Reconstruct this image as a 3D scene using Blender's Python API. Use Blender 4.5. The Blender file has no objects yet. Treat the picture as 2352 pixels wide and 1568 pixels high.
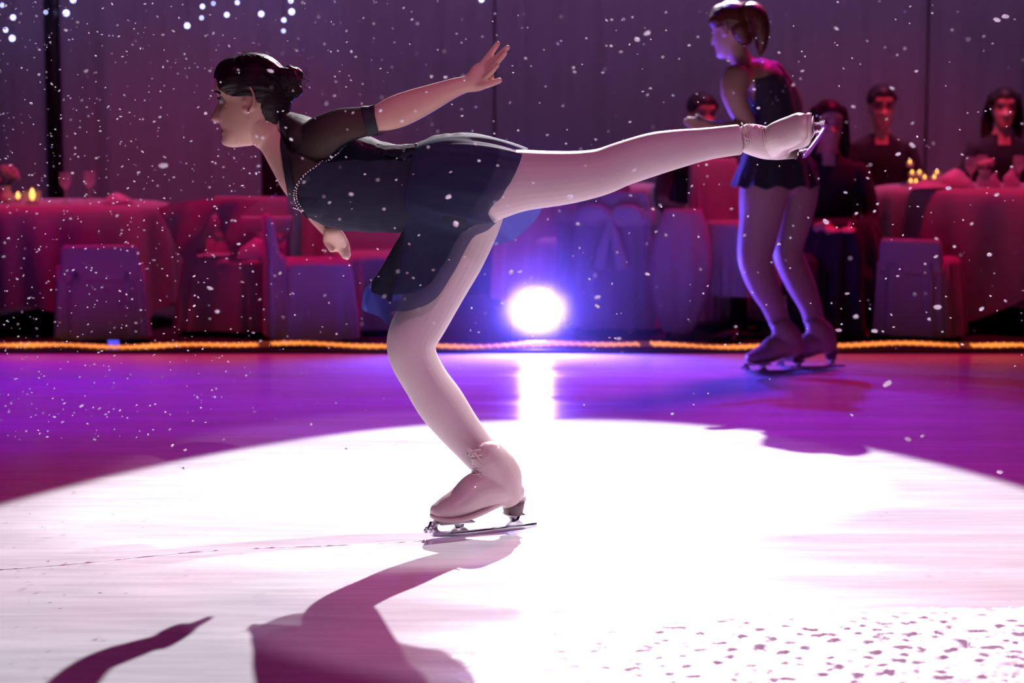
import bpy, bmesh, math, random
from mathutils import Vector, Matrix, noise, Quaternion
R = math.radians
C = bpy.context.scene.collection
S = bpy.context.scene
random.seed(7)

# ------------------------------------------------------------------ camera
F = 4573.0                      # focal length in px of the 2352 px frame (70 mm)
PITCH = R(6.33)
CAMZ = 1.10
cam_d = bpy.data.cameras.new('camera'); cam = bpy.data.objects.new('camera', cam_d); C.objects.link(cam)
cam.location = (0, 0, CAMZ); cam.rotation_euler = (R(90) - PITCH, 0, 0)
cam_d.sensor_width = 36; cam_d.lens = 36 * F / 2352
cam_d.dof.use_dof = True; cam_d.dof.focus_distance = 5.2; cam_d.dof.aperture_fstop = 3.2
cam_d.clip_start = 0.05
S.camera = cam
S.view_settings.view_transform = 'Standard'; S.view_settings.look = 'None'
S.view_settings.gamma = 1; S.view_settings.use_curve_mapping = False
S.view_settings.exposure = 0.0

# ------------------------------------------------------------------ world and stage lights
w = bpy.data.worlds.new('world'); S.world = w; w.use_nodes = True
w.node_tree.nodes['Background'].inputs[0].default_value = (0.30, 0.06, 0.45, 1)
w.node_tree.nodes['Background'].inputs[1].default_value = 0.022

def look(o, loc, to):
    o.location = loc
    o.rotation_euler = (Vector(to) - Vector(loc)).to_track_quat('-Z', 'Y').to_euler()
def spot(name, loc, to, power, col, half, blend, radius=0.05):
    d = bpy.data.lights.new(name, 'SPOT'); o = bpy.data.objects.new(name, d); C.objects.link(o)
    d.energy = power; d.color = col; d.spot_size = R(2 * half); d.spot_blend = blend; d.shadow_soft_size = radius
    look(o, loc, to); return o
def area(name, loc, to, power, col, sx, sy):
    d = bpy.data.lights.new(name, 'AREA'); o = bpy.data.objects.new(name, d); C.objects.link(o)
    d.shape = 'RECTANGLE'; d.size = sx; d.size_y = sy; d.energy = power; d.color = col; d.spread = R(85)
    look(o, loc, to); return o
# white follow spot from behind the drapes: rims both skaters, pool on the ice, shadow towards the camera
spot('follow_spot', (0.85, 13.5, 5.2), (0.02, 4.5, 0.0), 8600, (1.0, 0.97, 0.99), 10.0, 0.06, 0.045)
# second white spot, from the right and slightly behind: bright back edge of the standing leg, pool ends just in front of her
spot('white_spot', (4.6, 7.9, 5.0), (0.05, 5.85, 0.0), 1750, (1.0, 0.97, 0.96), 7.4, 0.10, 0.06)
# front of house rose wash, gives the skater her soft front light
spot('rose_front_spot', (2.2, -1.5, 6.5), (0.2, 5.3, 0.0), 800, (1.0, 0.52, 0.90), 7.9, 0.06, 0.06)
# red washes over the audience and the rink
spot('red_wash_spot', (2.3, 10.1, 4.4), (2.3, 11.1, 0.0), 480, (1.0, 0.004, 0.10), 32, 0.7, 0.1)
spot('red_wash_spot_left', (-1.9, 10.1, 4.4), (-1.9, 11.1, 0.0), 430, (1.0, 0.004, 0.14), 33, 0.7, 0.1)
spot('magenta_ice_spot', (2.6, 11.8, 5.6), (-1.0, 5.6, 0.0), 1080, (1.0, 0.004, 0.30), 32, 0.9, 0.7)
spot('magenta_front_fill', (0.0, 1.0, 7.0), (0.2, 4.3, 0.0), 230, (1.0, 0.01, 0.38), 20, 0.9, 0.1)  # added fill: turns pits and shadows on the near ice magenta
spot('blue_ice_spot', (0.4, 11.8, 6.0), (0.4, 7.6, 0.0), 1250, (0.10, 0.03, 1.0), 15, 0.8, 0.1)
spot('violet_ice_spot', (-2.8, 11.8, 6.0), (-2.4, 8.0, 0.0), 1500, (0.16, 0.004, 1.0), 13, 0.9, 0.1)
# purple wash on the drapes
area('drape_wash_light', (0.0, 11.3, 4.6), (0.0, 12.62, 1.6), 95, (0.52, 0.26, 0.66), 8.0, 0.4)
spot('drape_blue_fill', (-1.55, 12.2, 3.4), (-1.5, 12.58, 1.7), 36, (0.30, 0.32, 1.0), 20, 0.9, 0.03)  # added: stands in for the blue glow of the fairy lights
spot('drape_blue_fill_left', (-3.0, 12.2, 3.4), (-2.95, 12.58, 1.7), 36, (0.30, 0.32, 1.0), 20, 0.9, 0.03)  # added likewise, for the string in the upper left corner

# ------------------------------------------------------------------ mapping and mesh helpers
cp, sp_ = math.cos(PITCH), math.sin(PITCH)
def at(px, py, Y):
    """the point of the plane y=Y that lies on the line of sight of a pixel"""
    u = (px - 1176) / F; v = (py - 784) / F
    dy = cp - v * sp_; dz = -sp_ - v * cp
    return Vector((u * Y / dy, Y, CAMZ + dz * Y / dy))
def ground(px, py, z=0.0):
    u = (px - 1176) / F; v = (py - 784) / F
    dy = cp - v * sp_; dz = -sp_ - v * cp
    t = (z - CAMZ) / dz
    return Vector((u * t, dy * t, z))
def topx(p):
    y = p[1] * cp - (p[2] - CAMZ) * sp_
    zz = p[1] * sp_ + (p[2] - CAMZ) * cp
    return 1176 + F * p[0] / y, 784 - F * zz / y
def sc(Y): return Y / F          # metres per pixel at depth Y

def link(name, me, m=None, parent=None):
    o = bpy.data.objects.new(name, me); C.objects.link(o)
    if m is not None:
        me.materials.clear()
        for k in (m if isinstance(m, (list, tuple)) else [m]): me.materials.append(k)
    if parent is not None: o.parent = parent
    return o
def obj(name, bm, m=None, parent=None, smooth=True):
    me = bpy.data.meshes.new(name)
    bmesh.ops.recalc_face_normals(bm, faces=bm.faces)
    bm.to_mesh(me); bm.free()
    if smooth:
        for p in me.polygons: p.use_smooth = True
    return link(name, me, m, parent)
def tag(o, label, cat, group=None):
    o['label'] = label; o['category'] = cat
    if group: o['group'] = group
    return o
def empty(name, loc=(0, 0, 0), rz=0):
    o = bpy.data.objects.new(name, None); C.objects.link(o); o.location = loc; o.rotation_euler = (0, 0, rz); return o
def structure(o): o['kind'] = 'structure'; return o
def stuff(o): o['kind'] = 'stuff'; return o

def cat(ps, n):
    """Catmull-Rom through tuples, n steps per span"""
    out = []
    L = len(ps)
    for i in range(L - 1):
        a, b, c, d = ps[max(i - 1, 0)], ps[i], ps[i + 1], ps[min(i + 2, L - 1)]
        for k in range(n):
            t = k / n
            out.append(tuple(0.5 * (2 * q + (r - p) * t + (2 * p - 5 * q + 4 * r - s) * t * t + (-p + 3 * q - 3 * r + s) * t ** 3)
                             for p, q, r, s in zip(a, b, c, d)))
    out.append(tuple(ps[-1])); return out
def loft(bm, rings, n=20, sub=4, cap=True, ex=1.0, round_ends=(True, True)):
    """rings: (x,y,z, ra, rb) ra across in the picture plane, rb in depth"""
    rs = cat(rings, sub) if sub > 1 else [tuple(r) for r in rings]
    cs = [Vector(r[:3]) for r in rs]
    T = []
    for i in range(len(cs)):
        t = cs[min(i + 1, len(cs) - 1)] - cs[max(i - 1, 0)]
        T.append(t.normalized() if t.length > 1e-9 else Vector((1, 0, 0)))
    seq = []
    def rad(r): return (r[3], r[4])
    if round_ends[0]:
        for q in (0.97, 0.8, 0.5): 
            ra, rb = rad(rs[0]); m = min(ra, rb)
            seq.append((cs[0] - T[0] * m * q, T[0], ra * math.sqrt(1 - q * q), rb * math.sqrt(1 - q * q)))
    for c, t, r in zip(cs, T, rs): seq.append((c, t, r[3], r[4]))
    if round_ends[1]:
        ra, rb = rad(rs[-1]); m = min(ra, rb)
        for q in (0.5, 0.8, 0.97):
            seq.append((cs[-1] + T[-1] * m * q, T[-1], ra * math.sqrt(1 - q * q), rb * math.sqrt(1 - q * q)))
    prev = None; n2p = None
    for c, t, ra, rb in seq:
        ref = Vector((0, 1, 0))
        n2 = ref - t * ref.dot(t)
        if n2.length < 0.25: n2 = (n2p - t * n2p.dot(t)) if n2p is not None else Vector((0, 0, 1)) - t * t.z
        n2.normalize()
        if n2p is not None and n2.dot(n2p) < 0: n2 = -n2
        n2p = n2
        n1 = t.cross(n2)
        vs = []
        for k in range(n):
            a = 2 * math.pi * k / n; ca, sa = math.cos(a), math.sin(a)
            if ex != 1.0:
                ca = math.copysign(abs(ca) ** ex, ca); sa = math.copysign(abs(sa) ** ex, sa)
            vs.append(bm.verts.new(c + n1 * (ra * ca) + n2 * (rb * sa)))
        if prev:
            for k in range(n): bm.faces.new((prev[k], prev[(k + 1) % n], vs[(k + 1) % n], vs[k]))
        else: first = vs
        prev = vs
    if cap:
        bm.faces.new(first[::-1]); bm.faces.new(prev)
def ploft(bm, pts, Y0, n=20, sub=4, **kw):
    """pts: (px, py, dY, r_inplane px, r_depth px)"""
    rings = []
    for p in pts:
        Y = Y0 + p[2]; c = at(p[0], p[1], Y); s = sc(Y)
        rings.append((c.x, c.y, c.z, p[3] * s, (p[4] if len(p) > 4 else p[3]) * s))
    loft(bm, rings, n, sub, **kw)
def ball(bm, c, r, M=None, seg=16):
    if not hasattr(r, '__len__'): r = (r, r, r)
    m = Matrix.Translation(c) @ (M.to_4x4() if M is not None else Matrix.Identity(4)) @ Matrix.Diagonal((*r, 1))
    bmesh.ops.create_uvsphere(bm, u_segments=seg, v_segments=max(6, seg * 2 // 3), radius=1, matrix=m)
def box(bm, c, s, M=None):
    m = Matrix.Translation(c) @ (M.to_4x4() if M is not None else Matrix.Identity(4)) @ Matrix.Diagonal((*s, 1))
    return bmesh.ops.create_cube(bm, size=1, matrix=m)['verts']
def cyl(bm, a, b, r1, r2=None, seg=16, caps=True):
    a, b = Vector(a), Vector(b); d = b - a
    m = Matrix.Translation((a + b) / 2) @ d.to_track_quat('Z', 'Y').to_matrix().to_4x4()
    bmesh.ops.create_cone(bm, cap_ends=caps, segments=seg, radius1=r1, radius2=r1 if r2 is None else r2, depth=d.length, matrix=m)
def tube(bm, pts, r, n=8, sub=1):
    loft(bm, [(p[0], p[1], p[2], r, r) for p in pts], n, sub, round_ends=(False, False))
def remesh(bm, vox, smooth=2, fac=0.5):
    """union of overlapping closed shapes into one continuous skin"""
    me = bpy.data.meshes.new('tmp'); bmesh.ops.recalc_face_normals(bm, faces=bm.faces); bm.to_mesh(me); bm.free()
    o = bpy.data.objects.new('tmp', me); C.objects.link(o)
    r = o.modifiers.new('r', 'REMESH'); r.mode = 'VOXEL'; r.voxel_size = vox
    if smooth:
        s = o.modifiers.new('s', 'SMOOTH'); s.factor = fac; s.iterations = smooth
    bpy.context.view_layer.update()
    dg = bpy.context.evaluated_depsgraph_get()
    res = bpy.data.meshes.new_from_object(o.evaluated_get(dg))
    bpy.data.objects.remove(o); bpy.data.meshes.remove(me)
    for p in res.polygons: p.use_smooth = True
    return res
def extract(me, pred, off, name, m, parent, relax=6, fold=None, thick=0.0):
    """clothing: the faces of a body where pred(centre, px, py) holds, lifted off the skin by off metres"""
    bm = bmesh.new(); bm.from_mesh(me); bm.normal_update()
    kill = []
    for f in bm.faces:
        c = f.calc_center_median(); x, y = topx(c)
        if not pred(c, x, y): kill.append(f)
    bmesh.ops.delete(bm, geom=kill, context='FACES')
    nrm = {v: v.normal.copy() for v in bm.verts}
    for v in bm.verts:
        d = off + (fold(v.co) if fold else 0)
        v.co = v.co + nrm[v] * d
    for _ in range(relax):
        new = {}
        for v in bm.verts:
            be = [e for e in v.link_edges if e.is_boundary]
            if len(be) == 2:
                new[v] = (v.co * 2 + be[0].other_vert(v).co + be[1].other_vert(v).co) / 4
        for v, c in new.items(): v.co = c
    if thick:
        bmesh.ops.solidify(bm, geom=list(bm.faces), thickness=thick)
    return obj(name, bm, m, parent)

# ------------------------------------------------------------------ materials
def mat(name, col, rough=0.6, metal=0.0, sheen=0.0, emis=None, es=0.0, bump=0.0, bscale=60, vary=0.0, vscale=8,
        spec=0.5, coat=0.0, trans=0.0, sss=0.0, alpha=1.0, stretch=None):
    m = bpy.data.materials.new(name); m.use_nodes = True; nt = m.node_tree; b = nt.nodes['Principled BSDF']
    b.inputs['Base Color'].default_value = (*col, 1); b.inputs['Roughness'].default_value = rough
    b.inputs['Metallic'].default_value = metal; b.inputs['Sheen Weight'].default_value = sheen
    b.inputs['Specular IOR Level'].default_value = spec; b.inputs['Coat Weight'].default_value = coat
    b.inputs['Subsurface Weight'].default_value = sss; b.inputs['Subsurface Scale'].default_value = 0.01
    b.inputs['Alpha'].default_value = alpha
    if emis: b.inputs['Emission Color'].default_value = (*emis, 1); b.inputs['Emission Strength'].default_value = es
    if bump or vary:
        tc = nt.nodes.new('ShaderNodeTexCoord'); mp = nt.nodes.new('ShaderNodeMapping')
        nt.links.new(tc.outputs['Object'], mp.inputs[0])
        if stretch: mp.inputs['Scale'].default_value = stretch
    if bump:
        n = nt.nodes.new('ShaderNodeTexNoise'); n.inputs['Scale'].default_value = bscale; n.inputs['Detail'].default_value = 4
        nt.links.new(mp.outputs[0], n.inputs[0])
        bp = nt.nodes.new('ShaderNodeBump'); bp.inputs['Strength'].default_value = bump; bp.inputs['Distance'].default_value = 0.01
        nt.links.new(n.outputs[0], bp.inputs['Height']); nt.links.new(bp.outputs[0], b.inputs['Normal'])
    if vary:
        n2 = nt.nodes.new('ShaderNodeTexNoise'); n2.inputs['Scale'].default_value = vscale
        nt.links.new(mp.outputs[0], n2.inputs[0])
        mx = nt.nodes.new('ShaderNodeMix'); mx.data_type = 'RGBA'
        mx.inputs[6].default_value = (*[c * (1 - vary) for c in col], 1); mx.inputs[7].default_value = (*[min(1, c * (1 + vary)) for c in col], 1)
        nt.links.new(n2.outputs[0], mx.inputs[0]); nt.links.new(mx.outputs[2], b.inputs['Base Color'])
    if trans:     # thin cloth: part of the light passes through
        t = nt.nodes.new('ShaderNodeBsdfTranslucent'); t.inputs[0].default_value = (*col, 1)
        ms = nt.nodes.new('ShaderNodeMixShader'); ms.inputs[0].default_value = trans
        out = nt.nodes['Material Output']
        nt.links.new(b.outputs[0], ms.inputs[1]); nt.links.new(t.outputs[0], ms.inputs[2]); nt.links.new(ms.outputs[0], out.inputs[0])
    return m
def sheer(name, col, dens, rough=0.7, glow=(0.02, 0.02, 0.03)):
    m = bpy.data.materials.new(name); m.use_nodes = True; nt = m.node_tree; b = nt.nodes['Principled BSDF']
    b.inputs['Base Color'].default_value = (*col, 1); b.inputs['Roughness'].default_value = rough; b.inputs['Specular IOR Level'].default_value = 0.08
    tl = nt.nodes.new('ShaderNodeBsdfTranslucent'); tl.inputs[0].default_value = (*glow, 1); mt = nt.nodes.new('ShaderNodeMixShader'); mt.inputs[0].default_value = .4
    nt.links.new(b.outputs[0], mt.inputs[1]); nt.links.new(tl.outputs[0], mt.inputs[2])
    t = nt.nodes.new('ShaderNodeBsdfTransparent'); ms = nt.nodes.new('ShaderNodeMixShader')
    lw = nt.nodes.new('ShaderNodeLayerWeight'); lw.inputs[0].default_value = 0.35   # mesh cloth closes up at grazing view
    mr = nt.nodes.new('ShaderNodeMapRange'); mr.inputs[3].default_value = dens; mr.inputs[4].default_value = min(1, dens + 0.35)
    nt.links.new(lw.outputs['Facing'], mr.inputs[0]); nt.links.new(mr.outputs[0], ms.inputs[0])
    nt.links.new(t.outputs[0], ms.inputs[1]); nt.links.new(mt.outputs[0], ms.inputs[2])
    nt.links.new(ms.outputs[0], nt.nodes['Material Output'].inputs[0])
    return m
M = {}
M['skin'] = mat('skin', (0.66, 0.40, 0.31), 0.55, sss=0.06, vary=0.06, vscale=14, bump=0.04, bscale=300)
M['lips'] = mat('lips', (0.50, 0.13, 0.13), 0.4)
M['tights'] = mat('tights', (0.55, 0.43, 0.45), 0.6, sheen=0.25, vary=0.03, vscale=20)
M['hair'] = mat('dark hair', (0.020, 0.015, 0.016), 0.46, spec=0.35, bump=0.55, bscale=60, stretch=(0.25, 1.6, 1.6))
M['black'] = mat('black stretch fabric', (0.024, 0.026, 0.050), 0.8, sheen=0.0, spec=0.10, bump=0.12, bscale=40)  # blue cast of the lamp's veiling glare mixed into the black
M['sheer'] = sheer('black mesh', (0.022, 0.022, 0.032), 0.66)
M['chiffon'] = sheer('glare-tinted black chiffon', (0.050, 0.056, 0.130), 0.80, glow=(0.05, 0.06, 0.28))  # blue tone stands in for lamp glare in front of black cloth
M['trim'] = mat('black band', (0.008, 0.01, 0.02), 0.7)
M['stone'] = mat('rhinestone', (0.9, 0.85, 0.85), 0.12, metal=0.9)
M['boot'] = mat('beige boot leather', (0.56, 0.43, 0.43), 0.42, coat=0.15, vary=0.05, vscale=25)
M['heel'] = mat('brown boot heel', (0.10, 0.052, 0.06), 0.45)
M['steel'] = mat('blade steel', (0.75, 0.76, 0.80), 0.16, metal=1.0)
M['lace'] = mat('boot lace', (0.60, 0.48, 0.47), 0.7)
M['eye'] = mat('eye white', (0.42, 0.38, 0.38), 0.2)
M['iris'] = mat('dark iris', (0.03, 0.02, 0.015), 0.15)
M['linen'] = mat('linen cloth', (0.46, 0.38, 0.44), 0.85, sheen=0.2, bump=0.1, bscale=18, vary=0.08)
M['satin'] = mat('satin cloth', (0.60, 0.52, 0.60), 0.45, sheen=0.3)
M['organza'] = mat('organza cloth', (0.72, 0.66, 0.75), 0.6, trans=0.45)
M['suit'] = mat('dark suit cloth', (0.012, 0.012, 0.016), 0.8, sheen=0.15)
M['darkblack'] = mat('black cloth', (0.006, 0.006, 0.009), 0.9)
M['red_hair'] = mat('auburn hair', (0.10, 0.022, 0.012), 0.42, bump=0.5, bscale=60, stretch=(1.6, 1.6, 0.25))
M['drape'] = mat('velour drape', (0.30, 0.25, 0.31), 0.9, sheen=0.3, bump=0.1, bscale=12, vary=0.12, vscale=0.7)
M['carpet'] = mat('dark carpet', (0.020, 0.012, 0.022), 0.95, bump=0.2, bscale=200)
M['plastic'] = mat('black plastic', (0.010, 0.010, 0.014), 0.35)
M['glass'] = mat('table glass', (0.8, 0.8, 0.8), 0.05, alpha=0.35)
M['china'] = mat('white china', (0.7, 0.68, 0.68), 0.25)
M['flower'] = mat('pale petals', (0.65, 0.45, 0.45), 0.8)
M['leafy'] = mat('dark leaves', (0.02, 0.04, 0.02), 0.7)
M['amber'] = mat('amber bulb', (1, 0.5, 0.1), 0.4, emis=(1.0, 0.36, 0.07), es=1.5)
M['tube'] = mat('rope light tube', (0.5, 0.22, 0.08), 0.3, alpha=0.35, emis=(1.0, 0.30, 0.05), es=0.10)
M['candle'] = mat('candle flame', (1, 0.6, 0.15), 0.4, emis=(1.0, 0.45, 0.09), es=4.5)
M['fairy'] = mat('fairy light bulb', (0.6, 0.65, 1), 0.4, emis=(0.42, 0.48, 1.0), es=9)
M['lampface'] = mat('lamp lens', (0.8, 0.8, 1), 0.3, emis=(0.22, 0.20, 1.0), es=30)
M['bluelens'] = mat('small blue lens', (0.1, 0.1, 1), 0.3, emis=(0.06, 0.08, 0.9), es=1.2)
M['flake'] = mat('paper snow', (0.95, 0.95, 1.0), 0.8, trans=0.5)
M['track'] = mat('skate groove frost', (0.70, 0.72, 0.76), 0.6)
def ice_mat():
    m = bpy.data.materials.new('ice'); m.use_nodes = True; nt = m.node_tree; b = nt.nodes['Principled BSDF']
    tc = nt.nodes.new('ShaderNodeTexCoord')
    def nz(scale, st, det=5, rot=0.0):
        mp = nt.nodes.new('ShaderNodeMapping'); mp.inputs['Scale'].default_value = st; mp.inputs['Rotation'].default_value = (0, 0, rot)
        nt.links.new(tc.outputs['Object'], mp.inputs[0])
        n = nt.nodes.new('ShaderNodeTexNoise'); n.inputs['Scale'].default_value = scale; n.inputs['Detail'].default_value = det
        nt.links.new(mp.outputs[0], n.inputs[0]); return n
    a = nz(1.4, (0.55, 3.2, 1)); d = nz(9, (0.35, 3.0, 1), 6, 0.12); fine = nz(90, (.6, 1.6, 1), 4, 0.5)
    scr = nz(26, (0.12, 4.5, 1), 3, -0.2)
    rr = nt.nodes.new('ShaderNodeMapRange'); rr.inputs[1].default_value = 0.35; rr.inputs[2].default_value = 0.7
    rr.inputs[3].default_value = 0.13; rr.inputs[4].default_value = 0.34
    nt.links.new(a.outputs[0], rr.inputs[0]); nt.links.new(rr.outputs[0], b.inputs['Roughness'])
    mx = nt.nodes.new('ShaderNodeMix'); mx.data_type = 'RGBA'
    cr = nt.nodes.new('ShaderNodeMapRange'); cr.inputs[1].default_value = 0.35; cr.inputs[2].default_value = 0.62
    nt.links.new(d.outputs[0], cr.inputs[0]); nt.links.new(cr.outputs[0], mx.inputs[0])
    mx.inputs[6].default_value = (0.72, 0.71, 0.75, 1); mx.inputs[7].default_value = (0.84, 0.85, 0.88, 1)
    nt.links.new(mx.outputs[2], b.inputs['Base Color'])
    b.inputs['IOR'].default_value = 1.31; b.inputs['Specular IOR Level'].default_value = 0.5
    ad = nt.nodes.new('ShaderNodeMath'); ad.operation = 'ADD'
    ml = nt.nodes.new('ShaderNodeMath'); ml.operation = 'MULTIPLY'; ml.inputs[1].default_value = 0.25
    nt.links.new(fine.outputs[0], ml.inputs[0]); nt.links.new(ml.outputs[0], ad.inputs[0]); nt.links.new(scr.outputs[0], ad.inputs[1])
    bp = nt.nodes.new('ShaderNodeBump'); bp.inputs['Strength'].default_value = 0.34; bp.inputs['Distance'].default_value = 0.004
    nt.links.new(ad.outputs[0], bp.inputs['Height']); nt.links.new(bp.outputs[0], b.inputs['Normal'])
    return m
M['ice'] = ice_mat()

# ------------------------------------------------------------------ setting
RY = ground(1176, 812).y            # far edge of the rink
bm = bmesh.new(); box(bm, (0, (RY - 3) / 2, -0.05), (16, RY + 3, 0.1)); structure(obj('floor', bm, M['ice'], smooth=False))
bm = bmesh.new(); box(bm, (0, (RY + 14) / 2, -0.05), (16, 14 - RY, 0.1)); structure(obj('floor_back', bm, M['carpet'], smooth=False))
bm = bmesh.new(); box(bm, (0, RY + 0.03, 0.008), (16, 0.06, 0.016)); structure(obj('trim_1', bm, M['plastic'], smooth=False))
bm = bmesh.new(); box(bm, (0, 13.05, 1.9), (16, 0.1, 3.8)); structure(obj('wall_back', bm, M['darkblack'], smooth=False))

# drapes hung in front of the back wall, in panels
def drape(x0, x1, label, seed):
    rnd = random.Random(seed); bm = bmesh.new(); nx = int((x1 - x0) / 0.012); zs = [0.0, 0.4, 1.0, 1.8, 2.6, 3.3, 3.55]
    ph = [rnd.uniform(0, 6.28) for _ in range(6)]; cols = []
    for i in range(nx + 1):
        x = x0 + (x1 - x0) * i / nx; col = []
        for z in zs:
            k = 1 - 0.35 * (z / 3.55)
            y = 12.62 + k * (0.020 * math.sin(x * 21 + ph[0] + 0.8 * math.sin(x * 3.1 + ph[1])) + 0.007 * math.sin(x * 47 + ph[2] + 0.25 * z) + 0.02 * math.sin(x * 9 + ph[3]))
            col.append(bm.verts.new((x, y, z)))
        cols.append(col)
    for a, b in zip(cols, cols[1:]):
        for k in range(len(zs) - 1): bm.faces.new((a[k], b[k], b[k + 1], a[k + 1]))
    bmesh.ops.solidify(bm, geom=list(bm.faces), thickness=0.006)
    return tag(obj('drape', bm, M['drape']), label, 'curtain', 'drapes behind the tables')
drape(-5.2, -2.93, 'plum velour drape panel at the far left with fairy lights, left of the dark gap', 1)
drape(-2.84, -0.11, 'plum velour drape panel behind the leading skater head, right of the dark gap', 1)
drape(-0.11, 2.61, 'plum velour drape panel behind the raised hand and the standing skater', 1)
drape(2.61, 5.2, 'plum velour drape panel at the far right behind the seated guests', 1)
for z0, lab in ((3.52, 'black horizontal rail that carries the plum drapes'),):
    bm = bmesh.new(); cyl(bm, (-5.3, 12.62, 3.56), (5.3, 12.62, 3.56), 0.022); tag(obj('drape_rail', bm, M['plastic']), lab, 'rail')
p = at(138, 300, 12.55)
bm = bmesh.new(); cyl(bm, (p.x, 12.40, 0.02), (p.x, 12.40, 3.7), 0.03); r_ = obj('drape_post', bm, M['plastic'])
bm = bmesh.new(); box(bm, (p.x, 12.40, 0.012), (0.30, 0.22, 0.022)); obj('base_plate', bm, M['plastic'], r_, smooth=False)
tag(r_, 'dark upright post in the gap between two drapes at far left', 'post')

# fairy lights
fl = empty('fairy_light_string', at(590, -60, 12.42)); tag(fl, 'string of blue-white fairy lights high on the drape above the dark-haired head', 'lights')
fl2 = empty('fairy_light_string', at(90, -60, 12.42)); tag(fl2, 'string of blue-white fairy lights on the drape in the upper left corner', 'lights')
def bulbs(root, pts):
    me = None
    for (x, y, r) in pts:
        P = at(x, y, 12.42)
        if me is None:
            bm = bmesh.new(); ball(bm, (0, 0, 0), 0.011, seg=8); me = bpy.data.meshes.new('bulb'); bm.to_mesh(me); bm.free(); me.materials.append(M['fairy'])
        o = bpy.data.objects.new('bulb', me); C.objects.link(o); o.parent = root; o.location = P - root.location; o.scale = (r, r, r)
    pts = sorted(pts); bm = bmesh.new()
    for (x, y, r) in pts:
        tube(bm, [at(x, -330, 12.45) - root.location, at(x, (y - 300) / 2, 12.46) - root.location, at(x, y, 12.43) - root.location], 0.0015, 5)
    stuff(obj('wire', bm, M['plastic'], root))
bulbs(fl2, [(28, 88, 1.2), (13, 69, .8), (30, 40, 1), (105, 28, .5), (152, 30, 1.3), (168, 0, 1.1), (5, 12, .6), (70, -30, 1)])
bulbs(fl, [(430, 59, 1.1), (465, 15, .8), (463, 41, .6), (521, 34, .9), (600, 32, 1.1), (652, 46, .8), (670, 27, 1.2), (651, 71, .6), (560, -20, 1), (490, 8, .5), (545, 6, .7), (668, 2, .8), (618, -12, 1)])
fl3 = empty('fairy_light_string', at(1106, -60, 12.42)); tag(fl3, 'single blue fairy light at the top edge above the raised hand', 'lights')
bulbs(fl3, [(1106, -1, 1.0)])

# ------------------------------------------------------------------ heads
def gs(x, s): return math.exp(-x * x / (2 * s * s))
LV = [(-.118, .058, .010, .020), (-.112, .074, .000, .030), (-.100, .084, -.012, .040), (-.085, .084, -.03, .049), (-.068, .080, -.05, .056),
      (-.050, .083, -.066, .061), (-.025, .081, -.082, .066), (.0, .078, -.09, .069), (.02, .083, -.094, .072), (.045, .085, -.094, .074),
      (.07, .077, -.086, .070), (.09, .059, -.068, .057), (.104, .034, -.045, .037), (.112, .008, -.018, .012)]
def head_bm(bm, origin, Mx, k=1.0):
    """front = local +x, left/right = y, up = z"""
    zs = cat([(l[0], l[1], l[2], l[3]) for l in LV], 5); n = 64; prev = None
    for (z, f, b, wd) in zs:
        vs = []
        mid = (f + b) / 2 if b < 0 else (f + b) / 2; hx = abs(f - b) / 2
        for i in range(n):
            a = 2 * math.pi * i / n; ca, sa = math.cos(a), math.sin(a)
            e = 0.86
            x = mid + hx * math.copysign(abs(ca) ** e, ca); y = wd * math.copysign(abs(sa) ** e, sa)
            if ca > 0:
                y0 = abs(y)
                # nose
                if -.052 < z < .028:
                    t = (0.028 - z) / 0.068
                    h = 0.027 * max(0, min(1, t)) ** 1.15 if z > -.040 else 0.027 * max(0, (z + .052) / .012)
                    x += h * 1.12 * gs(y, 0.0070 + 0.006 * max(0, min(1, t)))
                x -= 0.013 * gs(y0 - .031, .013) * gs(z - .008, .012)          # sockets
                x += 0.006 * gs(y0 - .028, .018) * gs(z - .031, .008)          # brow
                x -= 0.003 * gs(y, .02) * gs(z - .024, .007)
                x += 0.0085 * gs(y, .016) * (gs(z + .061, .0045) + 1.0 * gs(z + .0755, .005))   # lips
                x -= 0.006 * gs(y, .018) * gs(z + .0685, .0025)
                x -= 0.005 * gs(y, .02) * gs(z + .088, .005)
                x += 0.006 * gs(y, .018) * gs(z + .105, .008)                  # chin
                x += 0.004 * gs(y0 - .038, .012) * gs(z + .022, .014)          # cheek
            vs.append(bm.verts.new(origin + Mx @ (Vector((x, y, z)) * k)))
        if prev:
            for i in range(n): bm.faces.new((prev[i], prev[(i + 1) % n], vs[(i + 1) % n], vs[i]))
        else: bm.faces.new(vs[::-1])
        prev = vs
    bm.faces.new(prev)
def ear_bm(bm, origin, Mx, side, k=1.0):
    def P(x, y, z): return origin + Mx @ (Vector((x, y * side, z)) * k)
    ring = []
    for i in range(15):
        a = R(-150 + 300 * i / 14)
        ring.append((-.012 - .016 * math.cos(a) * (1 if math.sin(a) > -.4 else .8), .075 + .006 * math.cos(a), .004 + .031 * math.sin(a)))
    loft(bm, [(*P(*q), .0038 * k, .0038 * k) for q in ring], 8, 1)
    ball(bm, P(-.014, .069, -.002), (.016 * k, .006 * k, .026 * k), Mx, 12)
    ball(bm, P(-.002, .070, -.024), (.008 * k, .006 * k, .009 * k), Mx, 10)
    ball(bm, P(.0, .071, -.004), (.005 * k, .005 * k, .008 * k), Mx, 10)
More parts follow.
